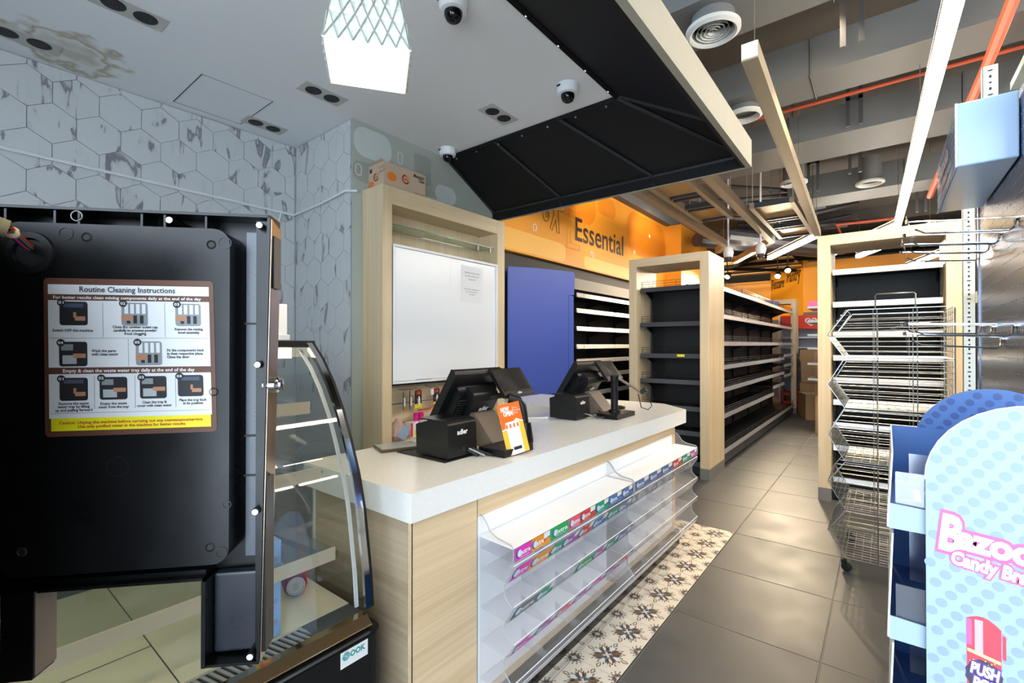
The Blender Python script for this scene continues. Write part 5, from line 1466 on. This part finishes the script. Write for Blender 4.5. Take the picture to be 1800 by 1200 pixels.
# ---- wall shelving below the orange fascia
ws = thing('wall_shelving', 'empty black wall shelving under the orange Essential wall, right of the blue chiller', 'shelving', (-2.65, 6, 0))
MB().box(-2.858, -2.82, 4.14, 7.55, .05, 2.02, mat('dark_brown_backboard', (58, 52, 48), .5)).build('back_panel', ws)
MB().box(-2.82, -2.62, 4.14, 7.55, 1.90, 2.02, mat('shelf_header_grey', (120, 116, 110), .5)).build('header', ws)
for k in range(5): MB().box(-2.82, -2.79, 4.29 + k * .72 - .012, 4.29 + k * .72 + .012, .05, 2.0, M_BLACKS).build('slotted_post', ws)
for z in (1.79, 1.63, 1.445, 1.26, 1.11, .95, .76, .5):
    add_shelf(ws, (-2.455, 4.145, z), 0, .145, .36, True, False)
    for k in range(4): add_shelf(ws, (-2.455, 4.29 + k * .72, z), 0, .72, .36, True, False)
MB().box(-2.82, -2.46, 4.14, 7.2, .03, .2, M_BLACKS).build('base_plinth', ws)

# ---- blue chiller
fd = Vector((.454, .891, 0)); fnn = Vector((.891, -.454, 0))
fr = thing('chiller_cabinet', 'tall plain blue drinks chiller seen from its side, left of the wall shelving', 'fridge', (-2.6, 3.8, 0))
fp = Vector((-2.79, 3.45, 0))


def fq(a, o, z): return fp + fd * a - fnn * o + Vector((0, 0, z))


FMx = Matrix(((fd.x, -fnn.x, 0, fp.x), (fd.y, -fnn.y, 0, fp.y), (0, 0, 1, 0), (0, 0, 0, 1)))
M_BLUED = mat('blue_fridge_shadow', (46, 62, 132), .4)
MB().prism([(-2.786, 3.475, .05), (-2.475, 4.09, .05), (-2.52, 4.125, .05), (-2.79, 4.125, .05)], (0, 0, 1.81), M_BLUE).build('body', fr)
MB().prism([fq(0, 0, .05), fq(.665, 0, .05), fq(.665, 0, 1.80), fq(.735, 0, 1.80), fq(.745, 0, 1.99), fq(.71, 0, 2.035), fq(.30, 0, 2.045), fq(0, 0, 2.04)], -fnn * .02, M_BLUE).build('side_panel', fr, .004)
MB().prism([(-2.786, 3.475, 1.865), (-2.455, 4.115, 1.865), (-2.52, 4.128, 1.865), (-2.79, 4.128, 1.865)], (0, 0, .165), M_BLUE).build('header', fr)
MB().box(.672, .735, .004, .03, .12, 1.79, M_BLUE, FMx).build('door', fr, .004)
MB().prism([(-2.77, 3.52, .0005), (-2.49, 4.08, .0005), (-2.54, 4.11, .0005), (-2.785, 4.11, .0005)], (0, 0, .049), M_DARK).build('plinth', fr)

# ================================================================== WIRE BASKET STAND
bs_ = thing('basket_stand', 'five tier wire basket stand on castors in front of the right hand shelving', 'basket stand', (0, 3.55, 0))
BX0, BX1, BY0, BY1 = -.178, .285, 3.30, 3.80
TZ = [1.497, 1.215, .925, .62, .345, .065]; TIP = [1.35, 1.067, .776, .498, .215]; XT = -.258
for k in range(5):
    zt, zb, ztip = TZ[k], TZ[k + 1] + .012, TIP[k]
    w = MB(); R1, R2 = .0032, .0016
    for y in (BY0, BY1):
        w.tube([(BX1, y, zt), (BX0 if k else BX0 + .02, y, zt), (XT, y, ztip), (BX0, y, zb), (BX1, y, zb)], R1, M_WIRE, 5, closed=True)
        nz = 9
        for q in range(1, nz):
            z = zb + (zt - zb) * q / nz
            xl = XT + (BX0 - XT) * (abs(z - ztip) / ((zt - ztip) if z > ztip else (ztip - zb)))
            w.tube([(xl, y, z), (BX1, y, z)], R2, M_WIRE, 4)
        for x in (-.045, -.028, .125, .142): w.tube([(x, y, zb), (x, y, zt)], R2 if x in (-.045, .125) else R1 * .8, M_WIRE, 4)
    # sloping front of the basket (lower leg of the V)
    for q in range(13):
        y = BY0 + (BY1 - BY0) * q / 12; w.tube([(XT, y, ztip), (BX0, y, zb)], R2, M_WIRE, 4)
    for q in range(6):
        t = q / 5; x = XT + (BX0 - XT) * t; z = ztip + (zb - ztip) * t; w.tube([(x, BY0, z), (x, BY1, z)], R1 if q == 0 else R2, M_WIRE, 4)
    # bottom grid, right side, rear
    for q in range(1, 12):
        x = BX0 + (BX1 - BX0) * q / 12; w.tube([(x, BY0, zb), (x, BY1, zb)], R2, M_WIRE, 4)
    for q in range(1, 12):
        y = BY0 + (BY1 - BY0) * q / 12; w.tube([(BX0, y, zb), (BX1, y, zb)], R2, M_WIRE, 4)
    for q in range(0, 9):
        z = zb + (zt - zb) * q / 8; w.tube([(BX1, BY0, z), (BX1, BY1, z)], R2, M_WIRE, 4)
    for q in range(0, 7):
        y = BY0 + (BY1 - BY0) * q / 6; w.tube([(BX1, y, zb), (BX1, y, zt)], R2, M_WIRE, 4)
    for q in range(1, 6):
        zz = TIP[k] + (zt - TIP[k]) * q / 6
    if k in (0, 4): w.tube([(XT, BY0, ztip), (BX0 + .01, BY0, zt), (BX0 + .01, BY1, zt), (XT, BY1, ztip)], R1, M_WIRE, 5)
    if k == 4:
        for q in range(1, 6):
            t = q / 6; w.tube([(XT + (BX0 - XT) * t, BY0, ztip + (zt - .02 - ztip) * t), (XT + (BX0 - XT) * t, BY1, ztip + (zt - .02 - ztip) * t)], R2, M_WIRE, 4)
        for q in range(1, 8):
            y = BY0 + (BY1 - BY0) * q / 8; w.tube([(XT, y, ztip), (BX0, y, zt - .02)], R2, M_WIRE, 4)
    w.build('basket', bs_)
MB().tube([(-.035, BY0 - .004, 1.497), (-.035, BY0 - .004, 1.57), (-.028, BY0 - .004, 1.578), (.128, BY0 - .004, 1.578), (.135, BY0 - .004, 1.57), (.135, BY0 - .004, 1.497)], .004, M_WIRE, 6).build('handle', bs_, smooth=True)
for x in (BX0 - .004, BX1 + .003):
    for y in (BY0, BY1):
        MB().tube([(x, y, .075), (x, y, 1.49)], .0042, M_WIRE, 6).build('upright', bs_) if x > 0 else None
        c = MB().box(x - .014, x + .014, y - .014, y + .014, .052, .066, M_BLACKS).prism([(x - .012, y - .012, .052), (x + .03, y - .012, .03), (x + .024, y - .012, .02), (x - .012, y - .012, .035)], (0, .024, 0), M_BLACKS).build('castor', bs_)
        MB().lathe([(.016, -.01), (.026, -.008), (.026, .008), (.016, .01)], (x + .012, y, .0265), M_DARK, 20, (.3, 1, 0)).build('wheel', c, smooth=True)

# ================================================================== CANDY FLOOR STAND
cs = thing('candy_stand', 'pale blue dotted cardboard candy stand with two arched sides, at the lower right', 'display stand', (.22, 1.45, 0))
YF, YB = 1.23, 1.665; AX0, AX1 = .064, .366; AC = (AX0 + AX1) / 2; AR = (AX1 - AX0) / 2; AT = 1.188


def arch(y):
    pts = [(AX1, y, .0), (AX1, y, AT - AR * 1.02)]
    pts += [(AC + AR * math.cos(math.radians(a)), y, AT - AR * 1.02 + AR * 1.02 * math.sin(math.radians(a))) for a in range(10, 180, 10)]
    return pts + [(AX0, y, AT - AR * 1.02), (AX0, y, .0)]


def in_arch(x, z, m):
    zc = AT - AR * 1.02
    if abs(x - AC) > AR - m: return False
    return z < zc or math.hypot(x - AC, z - zc) < AR - m


def dots(y, rows, mt, z0=.3):
    d = MB(); k = 0; z = z0; px = .036; pz = .0185
    while z < AT:
        x = AX0 + (k % 2) * px / 2 + .004 - (k * .004) % px
        while x < AX1:
            if in_arch(x, z, .004): d.poly([(x + .0088 * math.cos(a * PI / 6), y, z + .0088 * math.sin(a * PI / 6)) for a in range(12)], mt)
            x += px
        z += pz; k += 1
    return d


zs = Vector((0, .006, 0))
fp_ = MB().prism(arch(YF), zs, M_PALEB).build('side_panel', cs)
dots(YF - .0006, 0, M_PALED).build('dot_print', fp_, fix=False)
bp_ = MB().prism(arch(YB), zs, M_SHADEDB).build('side_panel', cs, label='arched rear side panel, darker blue standing in for shade')
dots(YB - .0006, 0, M_SHADEDD).build('dot_print', bp_, fix=False)
rim_ = MB().tube([p for p in [(a + Vector((0, .003, 0))) for a in [Vector(q) for q in arch(YF)[1:-1]]]], .0024, M_LOGO, 4).build('cut_edge', fp_)
MB().box(AX1 - .12, AX1 + .06, YF + .006, YB, .02, 1.10, M_SHADEDB).build('back_panel', cs)
MB().box(AX0, AX1 + .06, YF + .006, YB, .0005, .02, M_SHADEDB).build('base', cs)
for zt, zl, zb in ((1.078, .973, .922), (.912, .742, .695), (.688, .51, .462)):
    x0 = .004
    MB().box(x0 + .004, .30, YF + .014, YB - .004, zb, zb + .004, M_SHADEDB).build('tray', cs)
    MB().prism([(x0 + .003, YF + .012, zb), (AX0 + .05, YF + .012, zb), (AX0 + .05, YF + .012, zl - .006), (x0 + .003, YF + .012, zl)], (0, .003, 0), M_PALEB).build('tray_lip', cs)
    MB().prism([(x0, YF + .010, zb + .012), (x0, YF + .016, zb), (x0 + .006, YB - .004, zb), (x0 + .010, YB - .004, zt), (x0 + .008, YF + .012, zt)], (.003, 0, 0), M_LOGO).build('tray_front', cs)
    MB().prism([(x0 + .012, YB - .006, zb), (.30, YB - .006, zb), (.30, YB - .006, zt), (x0 + .012, YB - .006, zt)], (0, .003, 0), M_SHADEDB).build('tray_wall', cs)
    MB().prism([(x0 + .014, YF + .020, zb + .01), (.25, YF + .020, zb + .01), (.25, YF + .020, zl + .065), (x0 + .014, YF + .020, zl + .065)], (0, .001, 0), M_PVC).build('clear_window', cs)
    MB().prism([(.05, YB - .10, zb + .006), (.24, YB - .10, zb + .006), (.20, YB - .08, zt - .06), (.05, YB - .08, zt - .06)], (0, .002, 0), M_PVC).build('clear_divider', cs)
ct_ = thing('clear_tray', 'small crumpled clear plastic tray in the top shelf of the candy stand', 'tray', (.07, 1.36, .927))
MB().prism([(.02, 1.27, .9265), (.13, 1.27, .9265), (.13, 1.42, .9265), (.02, 1.42, .9265)], (0, 0, .002), M_PVC).build('floor', ct_)
for p in (((.02, 1.27), (.13, 1.27)), ((.13, 1.27), (.13, 1.42)), ((.13, 1.42), (.02, 1.42)), ((.02, 1.42), (.02, 1.27))):
    MB().prism([(*p[0], .928), (*p[1], .928), (*p[1], .985), (*p[0], .978)], (.0012, .0012, 0), M_PVC).build('wall', ct_)
for k in range(3): MB().box(.05 + k * .02, .061 + k * .02, 1.29, 1.38, .972, .975, M_LOGO).build('rib', ct_)
# brand lettering on the arched side
CMt = plane_M((0, YF - .0012, 0), (1, 0, 0), (0, 0, 1)) @ Matrix.Rotation(math.radians(-5), 4, 'Z')
inv_ = CMt.inverted()


def outlined(body, size, x, z, w, mt_in, mt_out, grow, parent, rot=-5, lift=.0012):
    M0 = Matrix.Translation((x, YF - lift, z)) @ plane_M((0, 0, 0), (1, 0, 0), (0, 0, 1)) @ Matrix.Rotation(math.radians(rot), 4, 'Z')
    vs, _ = text_mesh(body, 3, .05); ww = max(v.x for v in vs)
    xs = w / (ww * size)
    m_ = MB()
    vs2, fs2 = text_mesh(body, 3, .05 + grow)
    m_.add([M0 @ Vector((v.x * size * xs, v.y * size, v.z * .5)) for v in vs2], fs2, mt_out)
    m_.add([M0 @ Vector((v.x * size * xs, v.y * size, .0006 + v.z * .5)) for v in vs], text_mesh(body, 3, .05)[1], mt_in)
    return m_.build('lettering', parent, fix=False)


outlined('B', .092, .0805, .908, .034, M_LOGO, M_PINK, .07, fp_, -6)
outlined('azooka', .060, .108, .9145, .150, M_LOGO, M_PINK, .10, fp_, -6)
outlined('Candy Brands', .034, .099, .882, .135, M_LOGO, M_PINK, .10, fp_, -7)
# big lollipop tube print (lettering kept, face left out)
lp = MB(); yl = YF - .0010
TX0, TX1 = .122, .166
lp.poly([(p[0], yl, p[1]) for p in [(TX0, .30), (TX1, .30), (TX1 + .001, .776)] + [(TX1 + .001 - (TX1 - TX0 + .002) * k / 6, .776 + .012 * math.sin(k * PI / 6) + .008 * k / 6) for k in range(1, 6)] + [(TX0 - .001, .784)]], M_CORAL)
lp.poly([(TX0 - .001, yl - .0003, .735), (TX0 + .006, yl - .0003, .735), (TX0 + .006, yl - .0003, .783), (TX0 - .001, yl - .0003, .784)], M_PINK)
lp.poly([(TX0 + .010, yl - .0003, .726), (TX0 + .021, yl - .0003, .723), (TX0 + .021, yl - .0003, .785), (TX0 + .010, yl - .0003, .785)], mat('pink_pale', (250, 170, 200), .4))
lp.poly([(TX1 + .0025, yl, .724), (TX1 + .007, yl, .723), (TX1 + .007, yl, .766), (TX1 + .0025, yl, .768)], M_CORAL)
lp.poly([(TX0, yl - .0004, .7285), (TX1, yl - .0004, .7185), (TX1, yl - .0004, .7125), (TX0, yl - .0004, .7225)], mat('pale_yellow', (246, 236, 150), .4))
lp.poly([((TX0 + TX1) / 2 + .024 * math.cos(k * PI / 12) * (1 + .08 * (k % 2)), yl - .0004, .682 + .030 * math.sin(k * PI / 12) * (1 + .06 * (k % 2))) for k in range(24)], mat('dark_slate', (70, 64, 84), .4))
for k in range(14): lp.poly([(TX0 + .004 + .004 * ((k * 7) % 9) + .0014 * math.cos(a), yl - .0006, .706 + .003 * (k % 3) - .058 * (k // 7) + .0014 * math.sin(a)) for a in (0, 1.57, 3.14, 4.71)], M_YEL)
lp.build('tube_print', fp_, fix=False)
for s_, z, w in (('PUSH', .686, .038), ('POP', .660, .032)):
    outlined(s_, .028, TX0 + (TX1 - TX0 - w) / 2, z, w, M_LOGO, M_PURPLE, .10, fp_, -7, .0022)
outlined('STRAWBERRY', .012, TX0 + .008, .634, .032, M_LOGO, M_CORAL, .05, fp_, -10, .0022)

# ================================================================== PEG HOOK STAND
hs_ = thing('peg_stand', 'perforated steel peg stand with wire hooks and a glossy blue header box', 'display stand', (.33, 2.2, 0))
PXX = .302
pm = bpy.data.materials.new('perforated_sheet'); pm.use_nodes = True
nt = pm.node_tree; bb_ = nt.nodes['Principled BSDF']
bb_.inputs['Metallic'].default_value = .9; bb_.inputs['Roughness'].default_value = .24; bb_.inputs['Base Color'].default_value = lin((72, 86, 116))
MB().box(PXX, PXX + .004, 1.72, 2.63, .08, 2.015, pm).build('perforated_panel', hs_)
hd = MB()
for j in range(32):
    for i in range(38):
        y = 1.73 + i * .0262; z = .62 + j * .0425
        if y > 2.62: continue
        hd.add([(PXX - .0006, y + .0032 * math.cos(a * PI / 3), z + .0032 * math.sin(a * PI / 3)) for a in range(6)], [tuple(range(6))], M_HOLE)
hd.build('perforation', hs_, kind='stuff', fix=False)
MB().box(PXX - .004, PXX + .03, 2.62, 2.65, .0005, 2.015, M_PERF).build('post', hs_); MB().box(PXX - .004, PXX + .03, 1.70, 1.73, .0005, 2.015, M_PERF).build('post', hs_)
MB().box(PXX - .02, PXX + .25, 1.70, 2.65, .0005, .08, M_PERF).build('base', hs_)
hb_ = MB().box(.172, PXX - .002, 1.90, 2.52, 1.825, 2.012, M_GLOSSB).build('header_box', hs_, .004)
MB().tube([(.171, 1.899, 1.825), (.171, 1.899, 2.012)], .003, M_LOGO, 4).tube([(.171, 1.899, 1.824), (.171, 2.52, 1.824)], .003, M_PALEB, 4).build('cut_edge', hb_)
hl = MB(); HM = plane_M((.1708, 2.30, 1.87), (0, -1, 0), (0, 0, 1))
hl.text('Bazooka', .075, HM @ Matrix.Translation((-.10, .045, .0004)), M_PURPLE, width=.30, bold=.12)
hl.text('Bazooka', .075, HM @ Matrix.Translation((-.10, .045, .0010)), M_LOGO, width=.30, bold=.05)
hl.text('Candy Brands', .042, HM @ Matrix.Translation((-.07, -.005, .0004)), M_PINK, width=.22, bold=.12)
hl.text('Candy Brands', .042, HM @ Matrix.Translation((-.07, -.005, .0010)), M_LOGO, width=.22, bold=.04)
for a in range(16):
    for b_ in range(6): hl.disc((.1712, 1.92 + a * .038 + (b_ % 2) * .019, 1.84 + b_ * .03), .008, (-1, 0, 0), M_PALED, 8)
hl.build('print', hb_, fix=False)


def hook(y, z, L=.245, tilt=.085, flap=0):
    up = Vector((-1, 0, tilt)).normalized()
    b0 = Vector((PXX - .003, y, z))
    h = MB()
    zb = Vector((0, 0, 1))
    h.tube([b0 + Vector((0, -.025, -.0)), b0 + Vector((0, .025, 0))], .003, M_CHROME, 6)
    # lower arm with an upturned tip, upper label arm
    p0 = b0 - zb * .03
    h.tube([b0, b0 - zb * .022 + Vector((-.004, 0, 0)), p0 + Vector((-.012, 0, 0)), p0 + up * (L * .80), p0 + up * (L * .9) + zb * .014], .0028, M_CHROME, 7)
    h.tube([b0 + zb * .005, b0 + zb * .008 + up * (L * .98)], .0026, M_CHROME, 7)
    h.tube([b0 + zb * .008 + up * (L * .98) - zb * .006, b0 + zb * .008 + up * (L * .98) + zb * .006], .005, M_CHROME, 8)
    o = h.build('hook', hs_, smooth=True)
    if flap:
        q = b0 + zb * .008 + up * (L * .99); e = MB()
        if flap == 1:
            e.add([q + Vector((0, -.012, .018)), q + Vector((0, .016, .014)), q + Vector((.012, .004, -.03)), q + Vector((.02, .012, -.05)), q + Vector((.008, -.006, -.055)), q + Vector((.012, 0, -.09))], [(0, 1, 3, 2), (2, 3, 5), (0, 2, 4), (2, 4, 5)], M_PVC)
        else:
            e.add([q + Vector((.01, -.008, .004)), q + Vector((.03, .02, .004)), q + Vector((-.03, .02, -.02)), q + Vector((-.035, -.01, -.02))], [(0, 1, 2, 3)], M_PVC)
        e.build('label_holder', o, fix=False)


for y, fl_ in ((1.945, 1), (2.18, 0), (2.37, 1), (2.57, 0)): hook(y, 1.66, flap=fl_)
for y, z, fl_ in ((1.985, 1.355, 2), (2.16, 1.318, 1), (2.33, 1.362, 0), (2.56, 1.372, 2)): hook(y, z, tilt=.02 if z > 1.34 else .05, flap=fl_)


def slotted_post(x0, x1, y, z0, z1, label, wide=.034):
    t = thing('slotted_post', label, 'post', ((x0 + x1) / 2, y, z0))
    MB().box(x0, x1, y, y + .002, z0, z1, M_SLOT).box(x0, x0 + .002, y, y + .04, z0, z1, M_SLOT).build('angle', t)
    s_ = MB(); k = 0; z = z1 - .02
    while z > z0 + .02:
        cx = (x0 + x1) / 2; w_, h_ = ((.009, .0035), (.0045, .007), (.005, .004), (.0045, .007))[k % 4]
        s_.poly([(cx + w_ * math.cos(a * PI / 5), y - .0005, z + h_ * math.sin(a * PI / 5)) for a in range(10)], M_DARK)
        z -= .0245; k += 1
    s_.build('slot', t, kind='stuff', fix=False)
    return t


slotted_post(.318, .362, 2.66, .0005, 2.42, 'white slotted steel post rising above the glossy blue header box')
rk = slotted_post(.338, .385, 3.5, .0005, 2.25, 'white slotted steel post right of the wooden frame, carrying a shelf bracket')
sr = thing('steel_rack', 'dark steel rack with a sloping shelf edge, behind the slotted post', 'shelving', (.6, 3.0, 0))
MB().box(.388, .90, 2.75, 3.5, 1.55, 1.575, M_SLOT).box(.386, .388, 2.75, 3.5, 1.52, 1.58, M_SLOT).build('shelf', sr)
MB().box(.392, .44, 3.52, 3.56, .0005, 2.1, M_BLACKS).build('post', sr); MB().box(.86, .90, 2.75, 2.8, .0005, 2.1, M_BLACKS).build('post', sr)
MB().box(.392, .90, 3.56, 3.57, .02, 1.5, M_BLACKS).build('back_panel', sr); MB().box(.392, .90, 2.75, 3.5, .3, .32, M_BLACKS).build('shelf', sr)
us = thing('upper_shelf_unit', 'pale grey-green shelf end cut by the right edge, above the blue header', 'shelving', (.6, 2.2, 2.3))
MB().box(.395, .90, 1.72, 2.66, 2.30, 2.33, mat('grey_green_steel', (168, 176, 164), .5)).box(.395, .405, 1.72, 1.76, 2.33, 2.62, M_SLOT).build('shelf', us)
for y in (1.70, 2.64): MB().box(.87, .90, y, y + .03, .0005, 2.6, M_SLOT).build('post', us)

# ================================================================== BACK OF THE SHOP
fz = thing('display_freezer', 'open shelf chiller with red header and white heart swirl, far end of aisle', 'fridge', (-.9, 11.3, 0))
MB().box(-1.62, .1, 11.0, 11.06, .35, 1.62, mat('chiller_back_grey', (150, 160, 172), .3)).build('back_panel', fz)
MB().prism([(-1.60, 10.72, 1.87), (.1, 10.72, 1.87), (.1, 10.72, 1.64)] + [(.1 - 1.7 * k / 12, 10.72, 1.64 - .05 * math.sin(k * PI / 12)) for k in range(1, 12)] + [(-1.60, 10.72, 1.64)], (0, .30, 0), mat('ice_red', (226, 54, 24), .4)).build('header', fz)
hp_ = MB(); hx, hz = -1.10, 1.745
for r_, mt_ in ((1.0, M_LOGO), (.74, mat('ice_red', (226, 54, 24), .4)), (.52, M_LOGO), (.27, mat('ice_red', (226, 54, 24), .4))):
    pts = []
    for k in range(28):
        t = 2 * PI * k / 28
        pts.append((hx + r_ * .098 * math.sin(t) ** 3 * 1.05, 10.719 - .002 * (1.2 - r_), hz + r_ * .0062 * (13 * math.cos(t) - 5 * math.cos(2 * t) - 2 * math.cos(3 * t) - math.cos(4 * t)) * .95))
    hp_.poly(pts, mt_)
hp_.build('emblem', fz, fix=False)
for k, z in enumerate((1.42, 1.22, 1.02, .80)): MB().box(-1.60, .1, 10.74, 11.0, z, z + .03, M_RAILA).build('shelf', fz)
MB().box(-1.62, .1, 10.72, 11.0, .0005, .35, M_GREYW).build('base', fz)
MB().box(-1.66, -1.62, 10.72, 11.06, .0005, 1.87, M_WHITE).build('side_panel', fz)
ss = thing('side_shelves', 'white edged shelf ends seen between the aisle frames, above the stacked cartons', 'shelving', (-.7, 8.6, 0))
for z in (1.86, 1.64, 1.43, 1.22, .98, .74): MB().box(-.93, -.45, 8.6, 9.4, z, z + .03, M_RAILA).build('shelf', ss)
MB().box(-.50, -.45, 8.6, 9.4, .0005, 1.95, M_BLACKS).build('back_panel', ss)
pk = MB().box(-.92, -.80, 8.62, 8.74, 1.891, 1.97, M_PINK).build('pack'); tag(pk, 'small pink pack on the far side shelf above the red header', 'packet')


def carton(x0, x1, y0, y1, z0, z1, label, flap=0.0, rz=0.0):
    c = thing('carton', label, 'box', ((x0 + x1) / 2, (y0 + y1) / 2, z0), group='brown cartons at the end of the aisle')
    cx, cy = (x0 + x1) / 2, (y0 + y1) / 2
    M = Matrix.Translation((cx, cy, 0)) @ Matrix.Rotation(rz, 4, 'Z') @ Matrix.Translation((-cx, -cy, 0))
    MB().box(x0, x1, y0, y1, z0 + .0005, z1, M_CARD, M).build('box', c, .004)
    MB().box(cx - .03, cx + .03, y0 - .001, y0, z0 + .02, z1 - .02, mat('parcel_tape', (196, 160, 112), .35), M).build('tape', c)
    if flap:
        MB().prism([M @ Vector(p) for p in ((x0, y0, z1), (x0, y0 - .02, z1 + flap), (x1, y0 - .02, z1 + flap), (x1, y0, z1))], (0, .004, 0), M_CARD).build('flap', c)
    return c


carton(-1.14, -.76, 9.50, 9.95, 0, .44, 'open topped brown carton standing on the aisle floor, nearest the left frame', rz=.35)
carton(-.80, -.40, 8.05, 8.5, 0, .46, 'brown carton with a raised flap, half hidden by the right wooden frame', .10, .1)
carton(-1.22, -.70, 10.15, 10.6, 0.0, .60, 'lowest brown carton of the stack below the red chiller')
carton(-1.20, -.68, 10.12, 10.6, .6005, .98, 'brown carton second from the bottom of the stack below the red chiller')
carton(-1.22, -.70, 10.15, 10.6, .9805, 1.20, 'topmost brown carton of the stack below the red chiller, with yellow tape')
cr = thing('red_crate', 'red plastic crate on the floor beside the left aisle frame', 'crate', (-1.38, 10.5, 0))
for z in (0.0005, .16, .32):
    MB().box(-1.55, -1.24, 10.35, 10.65, z, z + .05, M_RED).build('side_panel', cr)
for x in (-1.55, -1.27): MB().box(x, x + .03, 10.35, 10.65, .0506, .42, M_RED).build('post', cr)
bt_ = thing('white_bottle', 'white plastic bottle standing on the red crate at the end of the aisle', 'bottle', (-1.36, 10.45, .371))
MB().lathe([(.06, .0005), (.07, .02), (.07, .42), (.03, .5), (.028, .58), (0, .585)], (-1.36, 10.48, .3705), mat('milky_plastic', (220, 226, 228), .3), 16).build('body', bt_, smooth=True)
